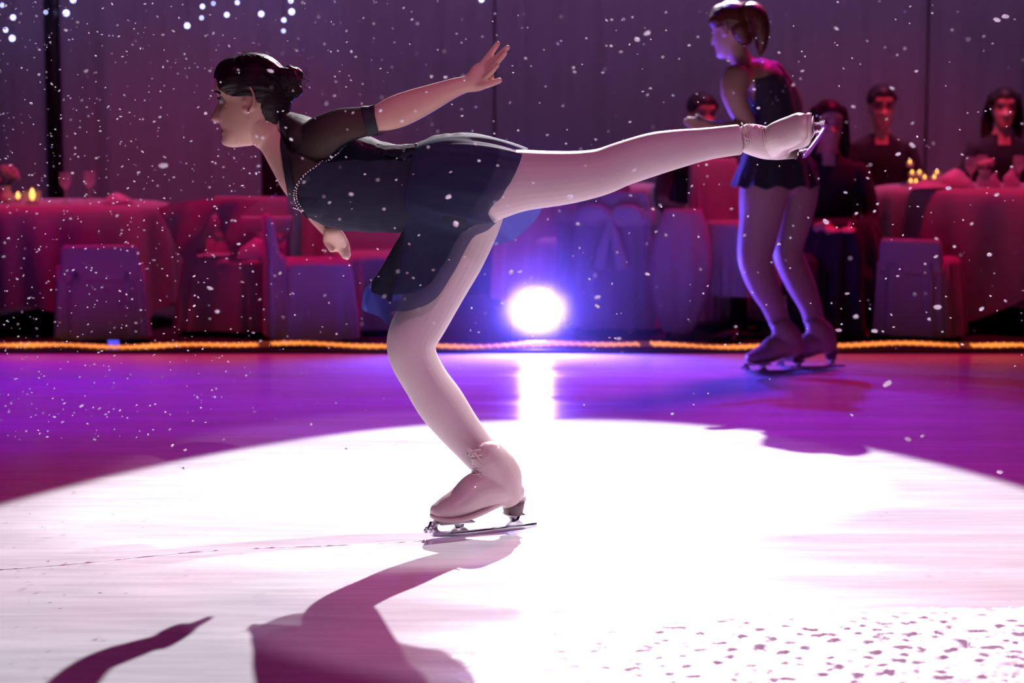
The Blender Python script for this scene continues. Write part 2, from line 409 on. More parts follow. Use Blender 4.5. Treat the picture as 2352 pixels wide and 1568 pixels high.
def face_parts(parent, origin, Mx, k=1.0, brow=None):
    for s in (-1, 1):
        bm = bmesh.new(); ball(bm, origin + Mx @ (Vector((.0655, .031 * s, .007)) * k), .0115 * k, Mx, 14); e = obj('eye', bm, M['eye'], parent)
        bm = bmesh.new(); ball(bm, origin + Mx @ (Vector((.0738, .031 * s, .006)) * k), (.0040 * k, .0058 * k, .0058 * k), Mx, 10); obj('iris', bm, M['iris'], e)
        bm = bmesh.new()
        loft(bm, [(*(origin + Mx @ (Vector(q) * k)), .0028 * k, .0028 * k) for q in ((.084, .012 * s, .026), (.083, .026 * s, .031), (.074, .044 * s, .029), (.066, .052 * s, .024))], 8, 3)
        obj('eyebrow', bm, brow or M['hair'], parent)
        bm = bmesh.new()
        loft(bm, [(*(origin + Mx @ (Vector(q) * k)), .0016 * k, .0016 * k) for q in ((.0735, .020 * s, .009), (.0775, .031 * s, .0145), (.071, .043 * s, .009))], 6, 3)
        obj('eyelid', bm, brow or M['hair'], parent)
def facing(yaw, pitch=0, roll=0):
    """matrix: local +x (face) turned to heading yaw (deg, 0 = +X, 180 = -X, -90 = to the camera); pitch>0 looks down"""
    return Matrix.Rotation(R(yaw), 3, 'Z') @ Matrix.Rotation(R(pitch), 3, 'Y') @ Matrix.Rotation(R(roll), 3, 'X')

# ------------------------------------------------------------------ ice skate (local: toe +x, up +z, side y; origin on the ice under the ankle)
def boot_mesh(vox=0.0035):
    k = 1 / 866.0
    def L(pts, **kw):
        b = []
        for (px, py, r, d) in pts: b.append(((1130 - px) * k, 0, (1236 - py + .085 * (1110 - px)) * k, r * k, d * k))
        loft(bm, b, 22, 4, **kw)
    bm = bmesh.new()
    L([(1184, 1140, 20, 28), (1166, 1134, 36, 35), (1128, 1134, 43, 37), (1092, 1143, 43, 37), (1057, 1165, 33, 39), (1024, 1180, 26, 36), (1006, 1187, 20, 28)])
    L([(1170, 1148, 32, 33), (1154, 1120, 48, 37), (1137, 1093, 49, 37), (1129, 1080, 45, 37), (1122, 1068, 41, 36)], round_ends=(True, True))
    return remesh(bm, vox, 3)
def skate(parent_me, Mat, parent, scale=1.0, bootmat=None, label=None):
    """one skate as part 'skate_boot' of a person with sub-parts"""
    bm = bmesh.new(); bm.from_mesh(parent_me); bm.transform(Mat); b = obj('skate_boot', bm, bootmat or M['boot'], parent)
    if label: b['label'] = label
    k = 1 / 866.0
    def q(px, py, d=0.0): return Vector(((1130 - px) * k, d, (1229 - py) * k))
    def qb(px, py, d=0.0): return Vector(((1130 - px) * k, d, (1236 - py + .085 * (1110 - px)) * k))
    def plate(poly, half, bm):
        a = [bm.verts.new(q(x, y, -half)) for x, y in poly]; c = [bm.verts.new(q(x, y, half)) for x, y in poly]
        bm.faces.new(a); bm.faces.new(c[::-1])
        for i in range(len(poly)): j = (i + 1) % len(poly); bm.faces.new((a[j], a[i], c[i], c[j]))
    # heel block
    bm = bmesh.new()
    loft(bm, [(*qb(1181, 1158), 25 * k, 27 * k), (*qb(1180, 1170), 24 * k, 26 * k), (*qb(1179, 1192), 20 * k, 24 * k)], 20, 1, round_ends=(False, False)); bm.transform(Mat)
    obj('heel', bm, M['heel'], b)
    # sole: follows the foot
    bm = bmesh.new(); prof = [(1203, 1158, 18), (1180, 1160, 25), (1150, 1166, 23), (1120, 1179, 24), (1090, 1191, 29), (1050, 1202, 37), (1015, 1206, 34), (994, 1204, 22), (987, 1201, 8)]
    up = []
    for (x, y, wd) in cat(prof, 3):
        up.append([bm.verts.new(qb(x, y + dy, s * wd * k)) for dy, s in ((-9, -1), (-9, 1), (1, 1), (1, -1))])
    for a, c in zip(up, up[1:]):
        for i in range(4): bm.faces.new((a[i], a[(i + 1) % 4], c[(i + 1) % 4], c[i]))
    bm.faces.new(up[0][::-1]); bm.faces.new(up[-1]); bm.transform(Mat); obj('sole', bm, M['boot'] if not bootmat else bootmat, b)
    # blade
    bm = bmesh.new()
    low = [(975, 1222), (980, 1232), (990, 1239), (1010, 1241.5), (1060, 1243), (1130, 1243), (1200, 1241), (1234, 1237), (1236, 1228), (1212, 1227)]
    runner = low + [(1170, 1229), (1100, 1231), (1040, 1231), (1010, 1230), (1000, 1224), (996, 1214), (984, 1210)]
    runner = [(x, y - 14) for x, y in runner]
    plate([(x, y + 0) for x, y in runner], 2.4 * k, bm)
    plate([(1036, 1194), (1066, 1194), (1061, 1208), (1076, 1219), (1030, 1219), (1043, 1208)], 2.4 * k, bm)
    plate([(984, 1192), (1006, 1192), (1000, 1204), (1004, 1218), (982, 1216), (980, 1204)], 2.4 * k, bm)
    plate([(1166, 1190), (1198, 1190), (1192, 1204), (1208, 1216), (1156, 1220), (1174, 1204)], 2.4 * k, bm)
    for (x0, x1, y, wd) in ((1000, 1080, 1196, 24), (1162, 1200, 1190, 20)):
        box(bm, q((x0 + x1) / 2, y), ((x1 - x0) * k, 2 * wd * k, 3 * k))
    for (x, y) in ((976, 1206), (973, 1210), (974, 1214)): box(bm, q(x, y), (5 * k, 5 * k, 5 * k), Matrix.Rotation(R(45), 3, 'Y'))
    bm.transform(Mat); obj('blade', bm, M['steel'], b)['label'] = 'shiny steel blade with toe pick'
    # laces
    bm = bmesh.new()
    fr = cat([(1036, 1157, 13), (1062, 1128, 18), (1080, 1107, 22), (1086, 1088, 24), (1081, 1066, 26), (1077, 1050, 27)], 3)
    for i, (x, y, wd) in enumerate(fr[1:-1]):
        s = 1 if i % 2 else -1
        tube(bm, [qb(x + 12, y + 4, -wd * k), qb(x + 3, y, -wd * k * .5), qb(x - .5, y - 2, 0), qb(x + 3, y - 4, wd * k * .5), qb(x + 12, y - 8 * s, wd * k)], 1.8 * k, 6)
    for s in (-1, 1):
        pts = [qb(1080, 1054), qb(1076, 1050, s * 10 * k), qb(1078, 1062, s * 18 * k), qb(1080, 1062, s * 9 * k), qb(1080, 1054)]
        tube(bm, [tuple(c) for c in cat([tuple(p_) for p_ in pts], 4)], 1.8 * k, 6)
    bm.transform(Mat); obj('laces', bm, M['lace'], b)
    return b
BOOT = boot_mesh()

# ------------------------------------------------------------------ hands
def hand(bm, wrist, palm_pts, fingers, Y0, fr=8.5):
    """fingers: list of [(px,py,dY)...]"""
    ploft(bm, palm_pts, Y0, 16, 3)
    for i, f in enumerate(fingers):
        r = fr * (f[0] if isinstance(f[0], float) else 1.0); pts = f[1:] if isinstance(f[0], float) else f
        n = len(pts)
        ploft(bm, [(x, y, d, r * (1.12 - 0.30 * j / (n - 1)), r * (1.05 - 0.25 * j / (n - 1))) for j, (x, y, d) in enumerate(pts)], Y0, 12, 3)

# ------------------------------------------------------------------ the near skater
Y1 = 5.26
bm = bmesh.new()
ploft(bm, [(610, 292, 0, 40, 46), (632, 318, 0, 43, 48), (668, 350, 0, 62, 80), (706, 376, 0, 88, 125), (760, 402, 0, 106, 132), (810, 417, 0, 108, 128),
           (860, 428, 0, 100, 120), (920, 433, 0, 93, 108), (975, 430, 0, 98, 118), (1035, 422, 0, 110, 142), (1085, 425, 0, 106, 140), (1120, 432, 0, 70, 100)], Y1, 36, 4)
ball(bm, at(735, 440, Y1 - .075), (.062, .060, .062)); ball(bm, at(735, 440, Y1 + .075), (.062, .060, .062))
ploft(bm, [(662, 285, 0, 26, 60), (690, 300, 0, 34, 120), (720, 318, 0, 40, 140)], Y1, 20, 3)            # shoulders
# near arm
ploft(bm, [(716, 340, -.06, 50, 50), (738, 318, -.13, 48, 46), (760, 302, -.172, 42, 40), (790, 288, -.19, 37, 34), (838, 279, -.195, 31, 30), (862, 275, -.195, 29.5, 29),
           (905, 259, -.195, 37, 31), (950, 241, -.195, 35.5, 29), (1000, 220, -.195, 28.5, 25), (1040, 203, -.195, 22.5, 20), (1072, 193, -.195, 19, 15), (1088, 189, -.195, 21, 15)], Y1, 24, 4)
hand(bm, None, [(1072, 194, -.195, 19, 14), (1090, 186, -.195, 26, 15), (1104, 176, -.195, 30, 14), (1114, 165, -.193, 28, 12)],
     [[(1102, 156, -.190), (1117, 136, -.19), (1131, 117, -.19), (1143, 100, -.188)],
      [(1112, 162, -.195), (1132, 142, -.20), (1150, 124, -.20), (1166, 109, -.198)],
      [0.95, (1116, 170, -.20), (1132, 152, -.21), (1148, 136, -.212), (1160, 122, -.212)],
      [0.82, (1108, 184, -.205), (1121, 173, -.218), (1133, 161, -.226), (1143, 150, -.228)],
      [1.1, (1092, 196, -.20), (1112, 196, -.212), (1130, 191, -.215), (1147, 185, -.214)]], Y1, 7.6)
# far arm
ploft(bm, [(715, 350, .12, 42, 42), (712, 400, .22, 36, 36), (712, 448, .31, 30, 30), (730, 484, .32, 29, 27), (752, 516, .315, 24, 22), (764, 536, .31, 19, 16)], Y1, 20, 4)
hand(bm, None, [(764, 530, 0.285, 20, 15), (768, 548, 0.310, 27, 16), (776, 562, 0.325, 24, 14)],
     [[(770, 558, 0.315), (782, 572, 0.325), (792, 588, 0.330)], [(778, 560, 0.325), (788, 574, 0.335), (797, 590, 0.340)],
      [(784, 556, 0.335), (793, 570, 0.345), (799, 584, 0.350)], [0.85, (788, 548, 0.340), (795, 560, 0.355), (799, 572, 0.360)],
      [1.1, (756, 545, 0.305), (757, 560, 0.305), (762, 572, 0.305)]], Y1, 9)
# raised leg (near) and standing leg (far)
ploft(bm, [(1070, 425, -.04, 98, 100), (1130, 420, -.075, 88, 86), (1200, 414, -.085, 71, 74), (1300, 408, -.085, 61, 64), (1375, 396, -.083, 54, 56), (1430, 376, -.08, 51, 50),
           (1500, 354, -.078, 49.5, 49), (1560, 341, -.072, 44, 44), (1625, 330, -.065, 37, 38), (1700, 320, -.06, 35, 36)], Y1, 28, 5, round_ends=(True, False))
ploft(bm, [(1078, 445, .05, 92, 90), (1062, 510, .07, 86, 84), (1040, 580, .075, 76, 76), (1008, 650, .07, 68, 70), (972, 725, .06, 62, 64), (946, 780, .045, 58, 58), (950, 822, .045, 55, 55),
           (977, 873, .05, 53, 54), (1012, 926, .055, 56, 54), (1052, 980, .06, 50, 49), (1088, 1023, .055, 45, 42), (1107, 1044, .05, 44, 41), (1122, 1066, .045, 39, 36)], Y1, 28, 5, round_ends=(True, False))
HO = at(574, 230, Y1); HM = facing(176, 6)
head_bm(bm, HO, HM)
for s in (-1, 1): ear_bm(bm, HO, HM, s)
ploft(bm, [(578, 262, 0, 44, 50), (598, 288, 0, 43, 50), (618, 308, 0, 42, 48)], Y1, 20, 3)
me = remesh(bm, 0.0032, 2)
body = link('person', me, [M['skin'], M['tights'], M['lips']])
HMi = HM.inverted()
for p in me.polygons:
    c = p.center; x, y = topx(c)
    if (x > 870 and y > 320 and not (c.y > Y1 + .24)) or x > 1190: p.material_index = 1
    l = HMi @ (c - HO)
    if l.x > .076 and abs(l.y) < .025 and (-.0815 < l.z < -.056): p.material_index = 2
tag(body, 'dark-haired figure skater in black dress, gliding on one bent leg with the other raised behind', 'person')
face_parts(body, HO, HM)
# hair: skull cap swept back into a bun
def hair_cap(parent, bunpts, m, O, MM, k=1.0, vox=0.004):
    bm = bmesh.new()
    def P(x, y, z): return O + MM @ (Vector((x, y, z)) * k)
    ball(bm, P(-.014, 0, .036), (.094 * k, .080 * k, .086 * k), MM, 28)
    ball(bm, P(.028, 0, .064), (.059 * k, .065 * k, .053 * k), MM, 24)
    ball(bm, P(-.055, 0, -.012), (.052 * k, .066 * k, .062 * k), MM, 24)
    ball(bm, P(-.064, 0, -.045), (.032 * k, .048 * k, .040 * k), MM, 20)
    for s in (-1, 1): ball(bm, P(.030, .043 * s, .046), (.042 * k, .037 * k, .040 * k), MM, 20)
    for f in bunpts: f(bm, P)
    me = remesh(bm, vox, 2)
    # the face, temples and ears stay free
    bm = bmesh.new(); bm.from_mesh(me)
    inv = MM.inverted()
    kill = []
    for f_ in bm.faces:
        l = (inv @ (f_.calc_center_median() - O)) / k
        HL = ((-.2, -.030), (-.02, -.026), (.008, -.018), (.014, .026), (.022, .050), (.045, .064), (.062, .070), (.070, .090), (.074, .2), (.5, .2))
        line = 9; zz = l.z + .22 * max(0, abs(l.y) - .022) * max(0, min(1, (l.z - .008) / .03))
        for (z0, a0), (z1, a1) in zip(HL, HL[1:]):
            if z0 <= zz <= z1: line = a0 + (a1 - a0) * (zz - z0) / (z1 - z0)
        if l.x > line: kill.append(f_)
    bmesh.ops.delete(bm, geom=kill, context='FACES')
    for _ in range(8):
        new = {}
        for v in bm.verts:
            be = [e for e in v.link_edges if e.is_boundary]
            if len(be) == 2: new[v] = (v.co * 2 + be[0].other_vert(v).co + be[1].other_vert(v).co) / 4
        for v, c in new.items(): v.co = c
    # combed grooves
    bm.normal_update()
    for v in bm.verts:
        l = (inv @ (v.co - O)) / k
        g = noise.noise(Vector((l.x * 6, math.atan2(l.y, l.z + .02) * 9, 3.1))) + .5 * noise.noise(Vector((l.x * 9, math.atan2(l.y, l.z + .02) * 24, 1)))
        v.co += v.normal * 0.0030 * k * g
    return obj('hair', bm, m, parent)
def bun(bm, P):
    c = (-.116, 0, .034)
    for i in range(3):
        pts = []
        for j in range(13):
            a = R(i * 55 + 300 * j / 12); r = .020 + .004 * i
            pts.append((*P(c[0] - .012 + .010 * i + .006 * math.sin(a * 2), r * math.cos(a), c[2] + r * math.sin(a) * 1.35), .0125, .0125))
        loft(bm, pts, 10, 1)
    ball(bm, P(-.112, 0, .034), (.030, .030, .040))
hair = hair_cap(body, [bun], M['hair'], HO, HM)
bm = bmesh.new(); rnd = random.Random(3)
for i in range(60):       # loose strands over the forehead and the crown
    a = rnd.uniform(0, 1); x0, y0 = (498 + 92 * a, 172 - 46 * math.sin(a * 1.57)) if rnd.random() < .6 else (650 + 50 * rnd.random(), 160 + 40 * rnd.random())
    d = rnd.uniform(-.05, .05); dx, dy = rnd.uniform(-14, 6), rnd.uniform(-12, -2)
    if x0 > 640: dx = rnd.uniform(2, 14)
    tube(bm, [at(x0 + 14, y0 + 6, Y1 + d), at(x0 + 4, y0 - 1, Y1 + d), at(x0 + dx, y0 + dy, Y1 + d)], .0005, 4)
stuff(obj('loose_hair', bm, M['hair'], body))
for s in (-1, 1):
    bm = bmesh.new(); ball(bm, HO + HM @ Vector((-.008, s * .0775, -.031)), .0035); obj('earring', bm, M['stone'], body)

# dress
LINE = [(318, 795), (345, 770), (380, 730), (400, 702), (430, 684), (455, 686), (478, 700), (500, 720), (540, 740)]
def line_x(y):
    if y <= LINE[0][0]: return LINE[0][1]
    for (a, b), (c, d) in zip(LINE, LINE[1:]):
        if y <= c: return b + (d - b) * (y - a) / (c - a)
    return LINE[-1][1]
def is_near_arm(c, x, y): return c.y < Y1 - .10 and x > 740 and y < 348 - (x - 740) * .36
def collar(x, y): return x > 646 + max(0, y - 340) * 0.17 - max(0, 300 - y) * 0.1
def on_torso(c, x): return x < 1075 and c.y < Y1 + .22
folds = lambda co: 0.0035 * noise.noise(Vector((co.x * 38, co.y * 9, co.z * 7))) + 0.002 * noise.noise(co * 30)
extract(me, lambda c, x, y: x > 690 and x < 1070 and y < 552 and not (x > 1000 and y > 525) and not is_near_arm(c, x, y) and c.y < Y1 + .215 and y > 300 and x >= line_x(y), 0.0065, 'bodice', M['black'], body, 10, folds)
extract(me, lambda c, x, y: collar(x, y) and x < 862 and c.y < Y1 + .40 and (y < 500 or c.y < Y1 + .2) and (x <= line_x(y) + 6 or is_near_arm(c, x, y) or c.y > Y1 + .2), 0.0035, 'mesh_yoke', M['sheer'], body, 10)['label'] = 'see-through black mesh yoke and sleeves'
extract(me, lambda c, x, y: c.y < Y1 - .10 and 836 < x - (y - 275) * .22 < 864 and y < 312, 0.0055, 'sleeve_band', M['trim'], body, 10)
extract(me, lambda c, x, y: collar(x, y) and not collar(x - 16, y) and c.y < Y1 + .2 and y < 470, 0.0050, 'neckline_band', M['trim'], body, 8)
# rhinestones along the neckline seam
from mathutils.bvhtree import BVHTree
def bvh(me_):
    b = bmesh.new(); b.from_mesh(me_); t = BVHTree.FromBMesh(b); b.free(); return t
BT = bvh(me)
def hit(tree, px, py):
    o = Vector((0, 0, CAMZ)); d = (at(px, py, 5) - o).normalized(); r = tree.ray_cast(o, d)
    return (r[0], r[1]) if r[0] is not None else (None, None)
bm = bmesh.new(); pl = [(y, x) for y, x in LINE[1:-2]]
pp = cat([(x, y) for y, x in pl] , 5)
for i, (x, y) in enumerate(pp):
    P_, N_ = hit(BT, x, y)
    if P_ is None: continue
    for s in (-1, 1): bmesh.ops.create_icosphere(bm, subdivisions=1, radius=.0026, matrix=Matrix.Translation(P_ + N_ * .010 + Vector((0.003 * s, 0, 0.002 * s))))
for i in range(10):
    P_, N_ = hit(BT, 664 + i * 4, 464 + i * 1.4)
    if P_ is not None: bmesh.ops.create_icosphere(bm, subdivisions=1, radius=.0032, matrix=Matrix.Translation(P_ + N_ * .010))
o_ = stuff(obj('rhinestone_trim', bm, M['stone'], body)); o_['label'] = 'sparkling rhinestone line along the bust seam'
# gathered shiny back edge of the dress
bm = bmesh.new(); rnd = random.Random(5)
for i in range(26):
    t = i / 25; x = 800 + 150 * t; y = 318 + 20 * math.sin(t * 2.2)
    tube(bm, [at(x - 8, y + 22 + rnd.uniform(-5, 9), Y1 - .10 + rnd.uniform(-.008, .01)), at(x - 2, y + 9, Y1 - .082), at(x + 4, y - 1, Y1 - .055), at(x + 7, y - 2, Y1 - .02)], .0042 + rnd.uniform(0, .002), 6)
mm = remesh(bm, .004, 2); link('back_gather', mm, M['black'], body)

# skirt: strands from the waist over the hips to the hem, angle 0 = back, 90 = near side, 180 = belly, 270 = far side
SK = [ # ang, waist(px,py,dY), mid, hem
 (0, (955, 334, 0), (1070, 306, 0), (1202, 343, -.03)),
 (30, (950, 340, -.07), (1065, 318, -.10), (1200, 347, -.10)),
 (60, (945, 368, -.115), (1060, 358, -.165), (1192, 378, -.168)),
 (85, (938, 410, -.135), (1050, 415, -.185), (1165, 432, -.178)),
 (105, (932, 445, -.135), (1035, 470, -.165), (1122, 489, -.150)),
 (120, (930, 470, -.125), (1025, 500, -.13), (1140, 516, -.085)),
 (133, (930, 490, -.11), (1010, 525, -.085), (1088, 545, -.055)),
 (146, (929, 505, -.09), (985, 570, -.06), (1045, 620, -.050)),
 (158, (928, 517, -.07), (958, 600, -.05), (1000, 686, -.055)),
 (168, (927, 526, -.045), (935, 610, -.05), (945, 712, -.045)),
 (176, (926, 530, -.02), (915, 615, -.035), (896, 716, -.03)),
 (182, (926, 532, 0), (908, 612, -.01), (893, 746, -.005)),
 (190, (926, 532, .02), (900, 605, .02), (866, 726, .04)),
 (200, (926, 530, .045), (888, 604, .06), (833, 706, .09)),
 (212, (927, 522, .07), (892, 604, .10), (846, 655, .14)),
 (228, (929, 505, .10), (935, 590, .16), (905, 690, .19)),
 (245, (931, 480, .12), (985, 560, .19), (1010, 640, .21)),
 (262, (934, 450, .135), (1030, 510, .20), (1110, 575, .21)),
 (280, (938, 415, .135), (1070, 470, .20), (1185, 546, .20)),
 (298, (943, 385, .125), (1090, 430, .18), (1243, 482, .18)),
 (320, (947, 360, .10), (1080, 370, .15), (1235, 400, .13)),
 (342, (952, 342, .05), (1072, 318, .09), (1215, 350, .06)),
 (360, (955, 334, 0), (1070, 306, 0), (1202, 343, -.03))]
def skirt(rows, Y0, n_a, n_s, amp, m, parent, name='skirt'):
    flat = [(a, *w_, *q_, *h_) for a, w_, q_, h_ in rows]
    cc = cat(flat, n_a); bm = bmesh.new(); cols = []
    for i, r in enumerate(cc[:-1]):
        a = r[0]; col = []
        W, Q, H = at(r[1], r[2], Y0 + r[3]), at(r[4], r[5], Y0 + r[6]), at(r[7], r[8], Y0 + r[9])
        ctrl = Q * 2 - (W + H) / 2
        for j in range(n_s + 1):
            t = j / n_s
            P_ = W * (1 - t) ** 2 + ctrl * 2 * t * (1 - t) + H * t * t
            col.append(bm.verts.new(P_))
        cols.append((a, col))
    L = len(cols)
    for i in range(L):
        A, B = cols[i][1], cols[(i + 1) % L][1]
        for j in range(n_s): bm.faces.new((A[j], B[j], B[j + 1], A[j + 1]))
    bmesh.ops.recalc_face_normals(bm, faces=bm.faces); bm.normal_update()
    nr = {v: v.normal.copy() for v in bm.verts}
    for a, col in cols:
        for j, v in enumerate(col):
            t = j / n_s
            v.co += nr[v] * amp * t * (math.sin(R(a) * 17 + 1.2 * math.sin(R(a) * 3)) * .6 + math.sin(R(a) * 31 + 2) * .4 + .5 * noise.noise(Vector((a * .08, t * 3, 0))))
    return obj(name, bm, m, parent)
skirt(SK, Y1, 8, 26, .0065, M['chiffon'], body)
SK2 = [(a, w_, (q_[0] * .8 + w_[0] * .2 - 4, q_[1] * .8 + w_[1] * .2, q_[2] * .9), tuple(h_[i] * .62 + q_[i] * .38 for i in range(3))) for a, w_, q_, h_ in SK]
skirt([(a, w_, q_, (h_[0], h_[1], h_[2] * .96)) for a, w_, q_, h_ in SK2], Y1, 6, 16, .004, M['black'], body, 'underskirt')

# skates of the near skater
def frame(origin, toe, up, k=1.0):
    toe = Vector(toe).normalized(); up = Vector(up); up = (up - toe * up.dot(toe)).normalized(); side = up.cross(toe)
    m3 = Matrix((toe, side, up)).transposed() * k
    return Matrix.Translation(origin) @ m3.to_4x4()
g1 = ground(1003, 1237); g2 = ground(1215, 1211)
hd = (g1 - g2); hd.z = 0; hd.normalize()
toe_h = Vector((-math.cos(R(23)), -math.sin(R(23)), 0))
mid = ground(1131, 1224)
skate(BOOT, frame(mid, toe_h, (0.0, 0, 1), 1.06), body, label='beige skate on the ice under the bent leg')
# raised: shaft points back along the leg, toe towards the camera and down
anklep = at(1712, 317, Y1 - .058)
toe_r = Vector((0.06, -.93, .34)); up_r = Vector((-1, 0.0, 0.035))
mr = frame((0, 0, 0), toe_r, up_r, 0.93)
loc_top = mr @ Vector(((1130 - 1120) / 866, 0, (1229 - 1052) / 866))
skate(BOOT, Matrix.Translation(anklep - loc_top) @ mr, body, label='beige skate on the raised leg, blade to the right')

# ------------------------------------------------------------------ the far skater
Y2 = ground(1800, 852).y
bm = bmesh.new()
ploft(bm, [(1790, 395, 0, 62, 80), (1785, 370, 0, 70, 84), (1780, 335, 0, 62, 72), (1772, 290, 0, 56, 62), (1762, 245, 0, 60, 68), (1750, 205, 0, 60, 82), (1735, 175, 0, 50, 90), (1714, 156, 0, 30, 40), (1700, 135, 0, 24, 28), (1690, 110, 0, 24, 28)], Y2, 28, 4)
ploft(bm, [(1692, 178, -.13, 33, 30), (1686, 210, -.16, 31, 28), (1698, 250, -.17, 26, 24), (1716, 288, -.18, 22, 21), (1690, 296, -.20, 21, 20), (1650, 294, -.24, 17, 16), (1622, 288, -.27, 13, 11)], Y2, 18, 4)
hand(bm, None, [(1624, 288, -.27, 13, 10), (1612, 285, -.28, 15, 9), (1602, 283, -.29, 13, 8)],
     [[(1606, 277, -.29), (1592, 274, -.30), (1580, 272, -.30)], [(1604, 281, -.29), (1588, 279, -.30), (1573, 277, -.30)],
      [(1604, 286, -.29), (1589, 285, -.30), (1576, 284, -.30)], [(1606, 291, -.29), (1594, 291, -.30), (1584, 291, -.30)],
      [(1616, 279, -.28), (1608, 270, -.28), (1600, 265, -.28)]], Y2, 5.0)
ploft(bm, [(1772, 168, .13, 30, 28), (1800, 205, .17, 26, 24), (1822, 250, .18, 23, 21), (1800, 285, .12, 20, 19), (1765, 300, .02, 17, 16), (1735, 305, -.05, 14, 12)], Y2, 18, 4)
hand(bm, None, [(1737, 305, -.05, 14, 10), (1726, 305, -.07, 15, 9), (1718, 304, -.08, 13, 8)],
     [[(1720, 298, -.08), (1708, 297, -.09), (1698, 297, -.10)], [(1718, 302, -.08), (1704, 302, -.09), (1692, 302, -.10)],
      [(1718, 306, -.08), (1704, 307, -.09), (1693, 308, -.10)], [(1720, 311, -.08), (1709, 313, -.09), (1700, 314, -.10)],
      [(1728, 297, -.07), (1720, 290, -.07), (1712, 288, -.08)]], Y2, 5.0)
ploft(bm, [(1768, 400, -.05, 60, 58), (1756, 440, -.06, 58, 56), (1748, 500, -.06, 50, 48), (1738, 560, -.06, 44, 42), (1736, 600, -.06, 40, 38), (1752, 650, -.05, 36, 36), (1776, 700, -.04, 28, 29), (1793, 745, -.03, 24, 24), (1800, 765, -.03, 22, 22)], Y2, 22, 4, round_ends=(True, False))
ploft(bm, [(1820, 400, .07, 56, 54), (1832, 440, .08, 48, 50), (1824, 500, .08, 42, 44), (1810, 560, .08, 37, 40), (1814, 595, .08, 35, 36), (1838, 650, .09, 33, 33), (1860, 700, .10, 26, 27), (1872, 742, .10, 23, 23), (1880, 762, .10, 21, 21)], Y2, 22, 4, round_ends=(True, False))
HO2 = at(1678, 68, Y2); HM2 = facing(143, 12)
head_bm(bm, HO2, HM2, .98)
for s in (-1, 1): ear_bm(bm, HO2, HM2, s, .98)
me2 = remesh(bm, 0.0045, 2)
M['skin_two'] = mat('dimmed skin', (0.48, 0.25, 0.20), 0.55, vary=0.06, vscale=14)  # skin darkened to stand in for the weak white light back there
M['tights_two'] = mat('dimmed tights', (0.36, 0.19, 0.19), 0.6, sheen=0.2)  # darker copy of the tights, dim light put into the colour
M['boot_two'] = mat('dimmed boot leather', (0.40, 0.22, 0.21), 0.45)  # leather darkened the same way, as if little white light fell
b2 = link('person', me2, [M['skin_two'], M['tights_two']])
for p in me2.polygons:
    x, y = topx(p.center)
    if y > 380: p.material_index = 1
tag(b2, 'standing figure skater with a ponytail and dark dress seen from behind near the rink edge', 'person')
face_parts(b2, HO2, HM2, .98, M['red_hair'])
def pony(bm, P):
    loft(bm, [(*P(-.085, 0, .060), .024, .024), (*P(-.118, 0, .058), .036, .040), (*P(-.142, 0, .020), .042, .046), (*P(-.146, 0, -.040), .038, .042), (*P(-.135, 0, -.100), .026, .030), (*P(-.125, 0, -.135), .012, .016)], 14, 4)
hair_cap(b2, [pony], M['red_hair'], HO2, HM2, 1.0, .005)
bm = bmesh.new(); loft(bm, [(*(HO2 + HM2 @ Vector((-.092, .001 + .030 * math.cos(R(a)), .064 + .030 * math.sin(R(a))))), .006, .006) for a in range(0, 361, 30)], 8, 1)
obj('hair_tie', bm, M['trim'], b2)
def dress2(c, x, y):
    arm = c.y < Y2 - .12 and x < 1735 and y > 165
    return y > 172 + max(0, (1775 - x)) * .25 - 0 and y < 412 and x > 1700 + (y - 160) * .02 and not arm and not (c.y > Y2 + .115 and x > 1775 and y < 300) and not (c.y < Y2 - .13 and y > 260 and y < 330 and x < 1740)
extract(me2, dress2, .006, 'bodice', M['suit'], b2, 8, folds)
def sk2():
    bm = bmesh.new(); n = 96; prev = None
    for (px, py, dy, ra, rb, am) in cat([(1779, 335, 0, 66, 76, 0), (1783, 370, 0, 80, 92, .004), (1782, 405, 0, 92, 104, .010), (1782, 428, 0, 98, 112, .016)], 4):
        c = at(px, py, Y2); s = sc(Y2); vs = []
        for i in range(n):
            a = 2 * math.pi * i / n; rr = 1 + am * 3 * math.sin(a * 11)
            vs.append(bm.verts.new(c + Vector((ra * s * math.cos(a) * rr, rb * s * math.sin(a) * rr, am * .5 * math.sin(a * 11 + 1) - .0 + 0.02 * math.cos(a) * am * 30 * -.3))))
        if prev:
            for i in range(n): bm.faces.new((prev[i], prev[(i + 1) % n], vs[(i + 1) % n], vs[i]))
        prev = vs
    return obj('skirt', bm, M['suit'], b2)
sk2()
bm = bmesh.new(); T2 = bvh(me2); rnd = random.Random(9)
for i in range(26):
    P_, N_ = hit(T2, rnd.uniform(1715, 1830), rnd.uniform(190, 240) if i < 12 else rnd.uniform(335, 400))
    if P_ is not None: bmesh.ops.create_icosphere(bm, subdivisions=1, radius=.003, matrix=Matrix.Translation(P_ + N_ * .010))
stuff(obj('rhinestone', bm, M['stone'], b2))
ga = ground(1800, 856); gb = ground(1878, 847)
skate(BOOT, frame(Vector((ga.x, ga.y, 0)), (-.97, -.12, 0), (0.0, 0, 1), 1.04), b2, bootmat=M['boot_two'], label='nearer beige skate, lit blue on the laces')
skate(BOOT, frame(Vector((gb.x, gb.y, 0)), (-.96, -.05, 0), (0.0, 0, 1), 1.02), b2, bootmat=M['boot_two'], label='farther beige skate')

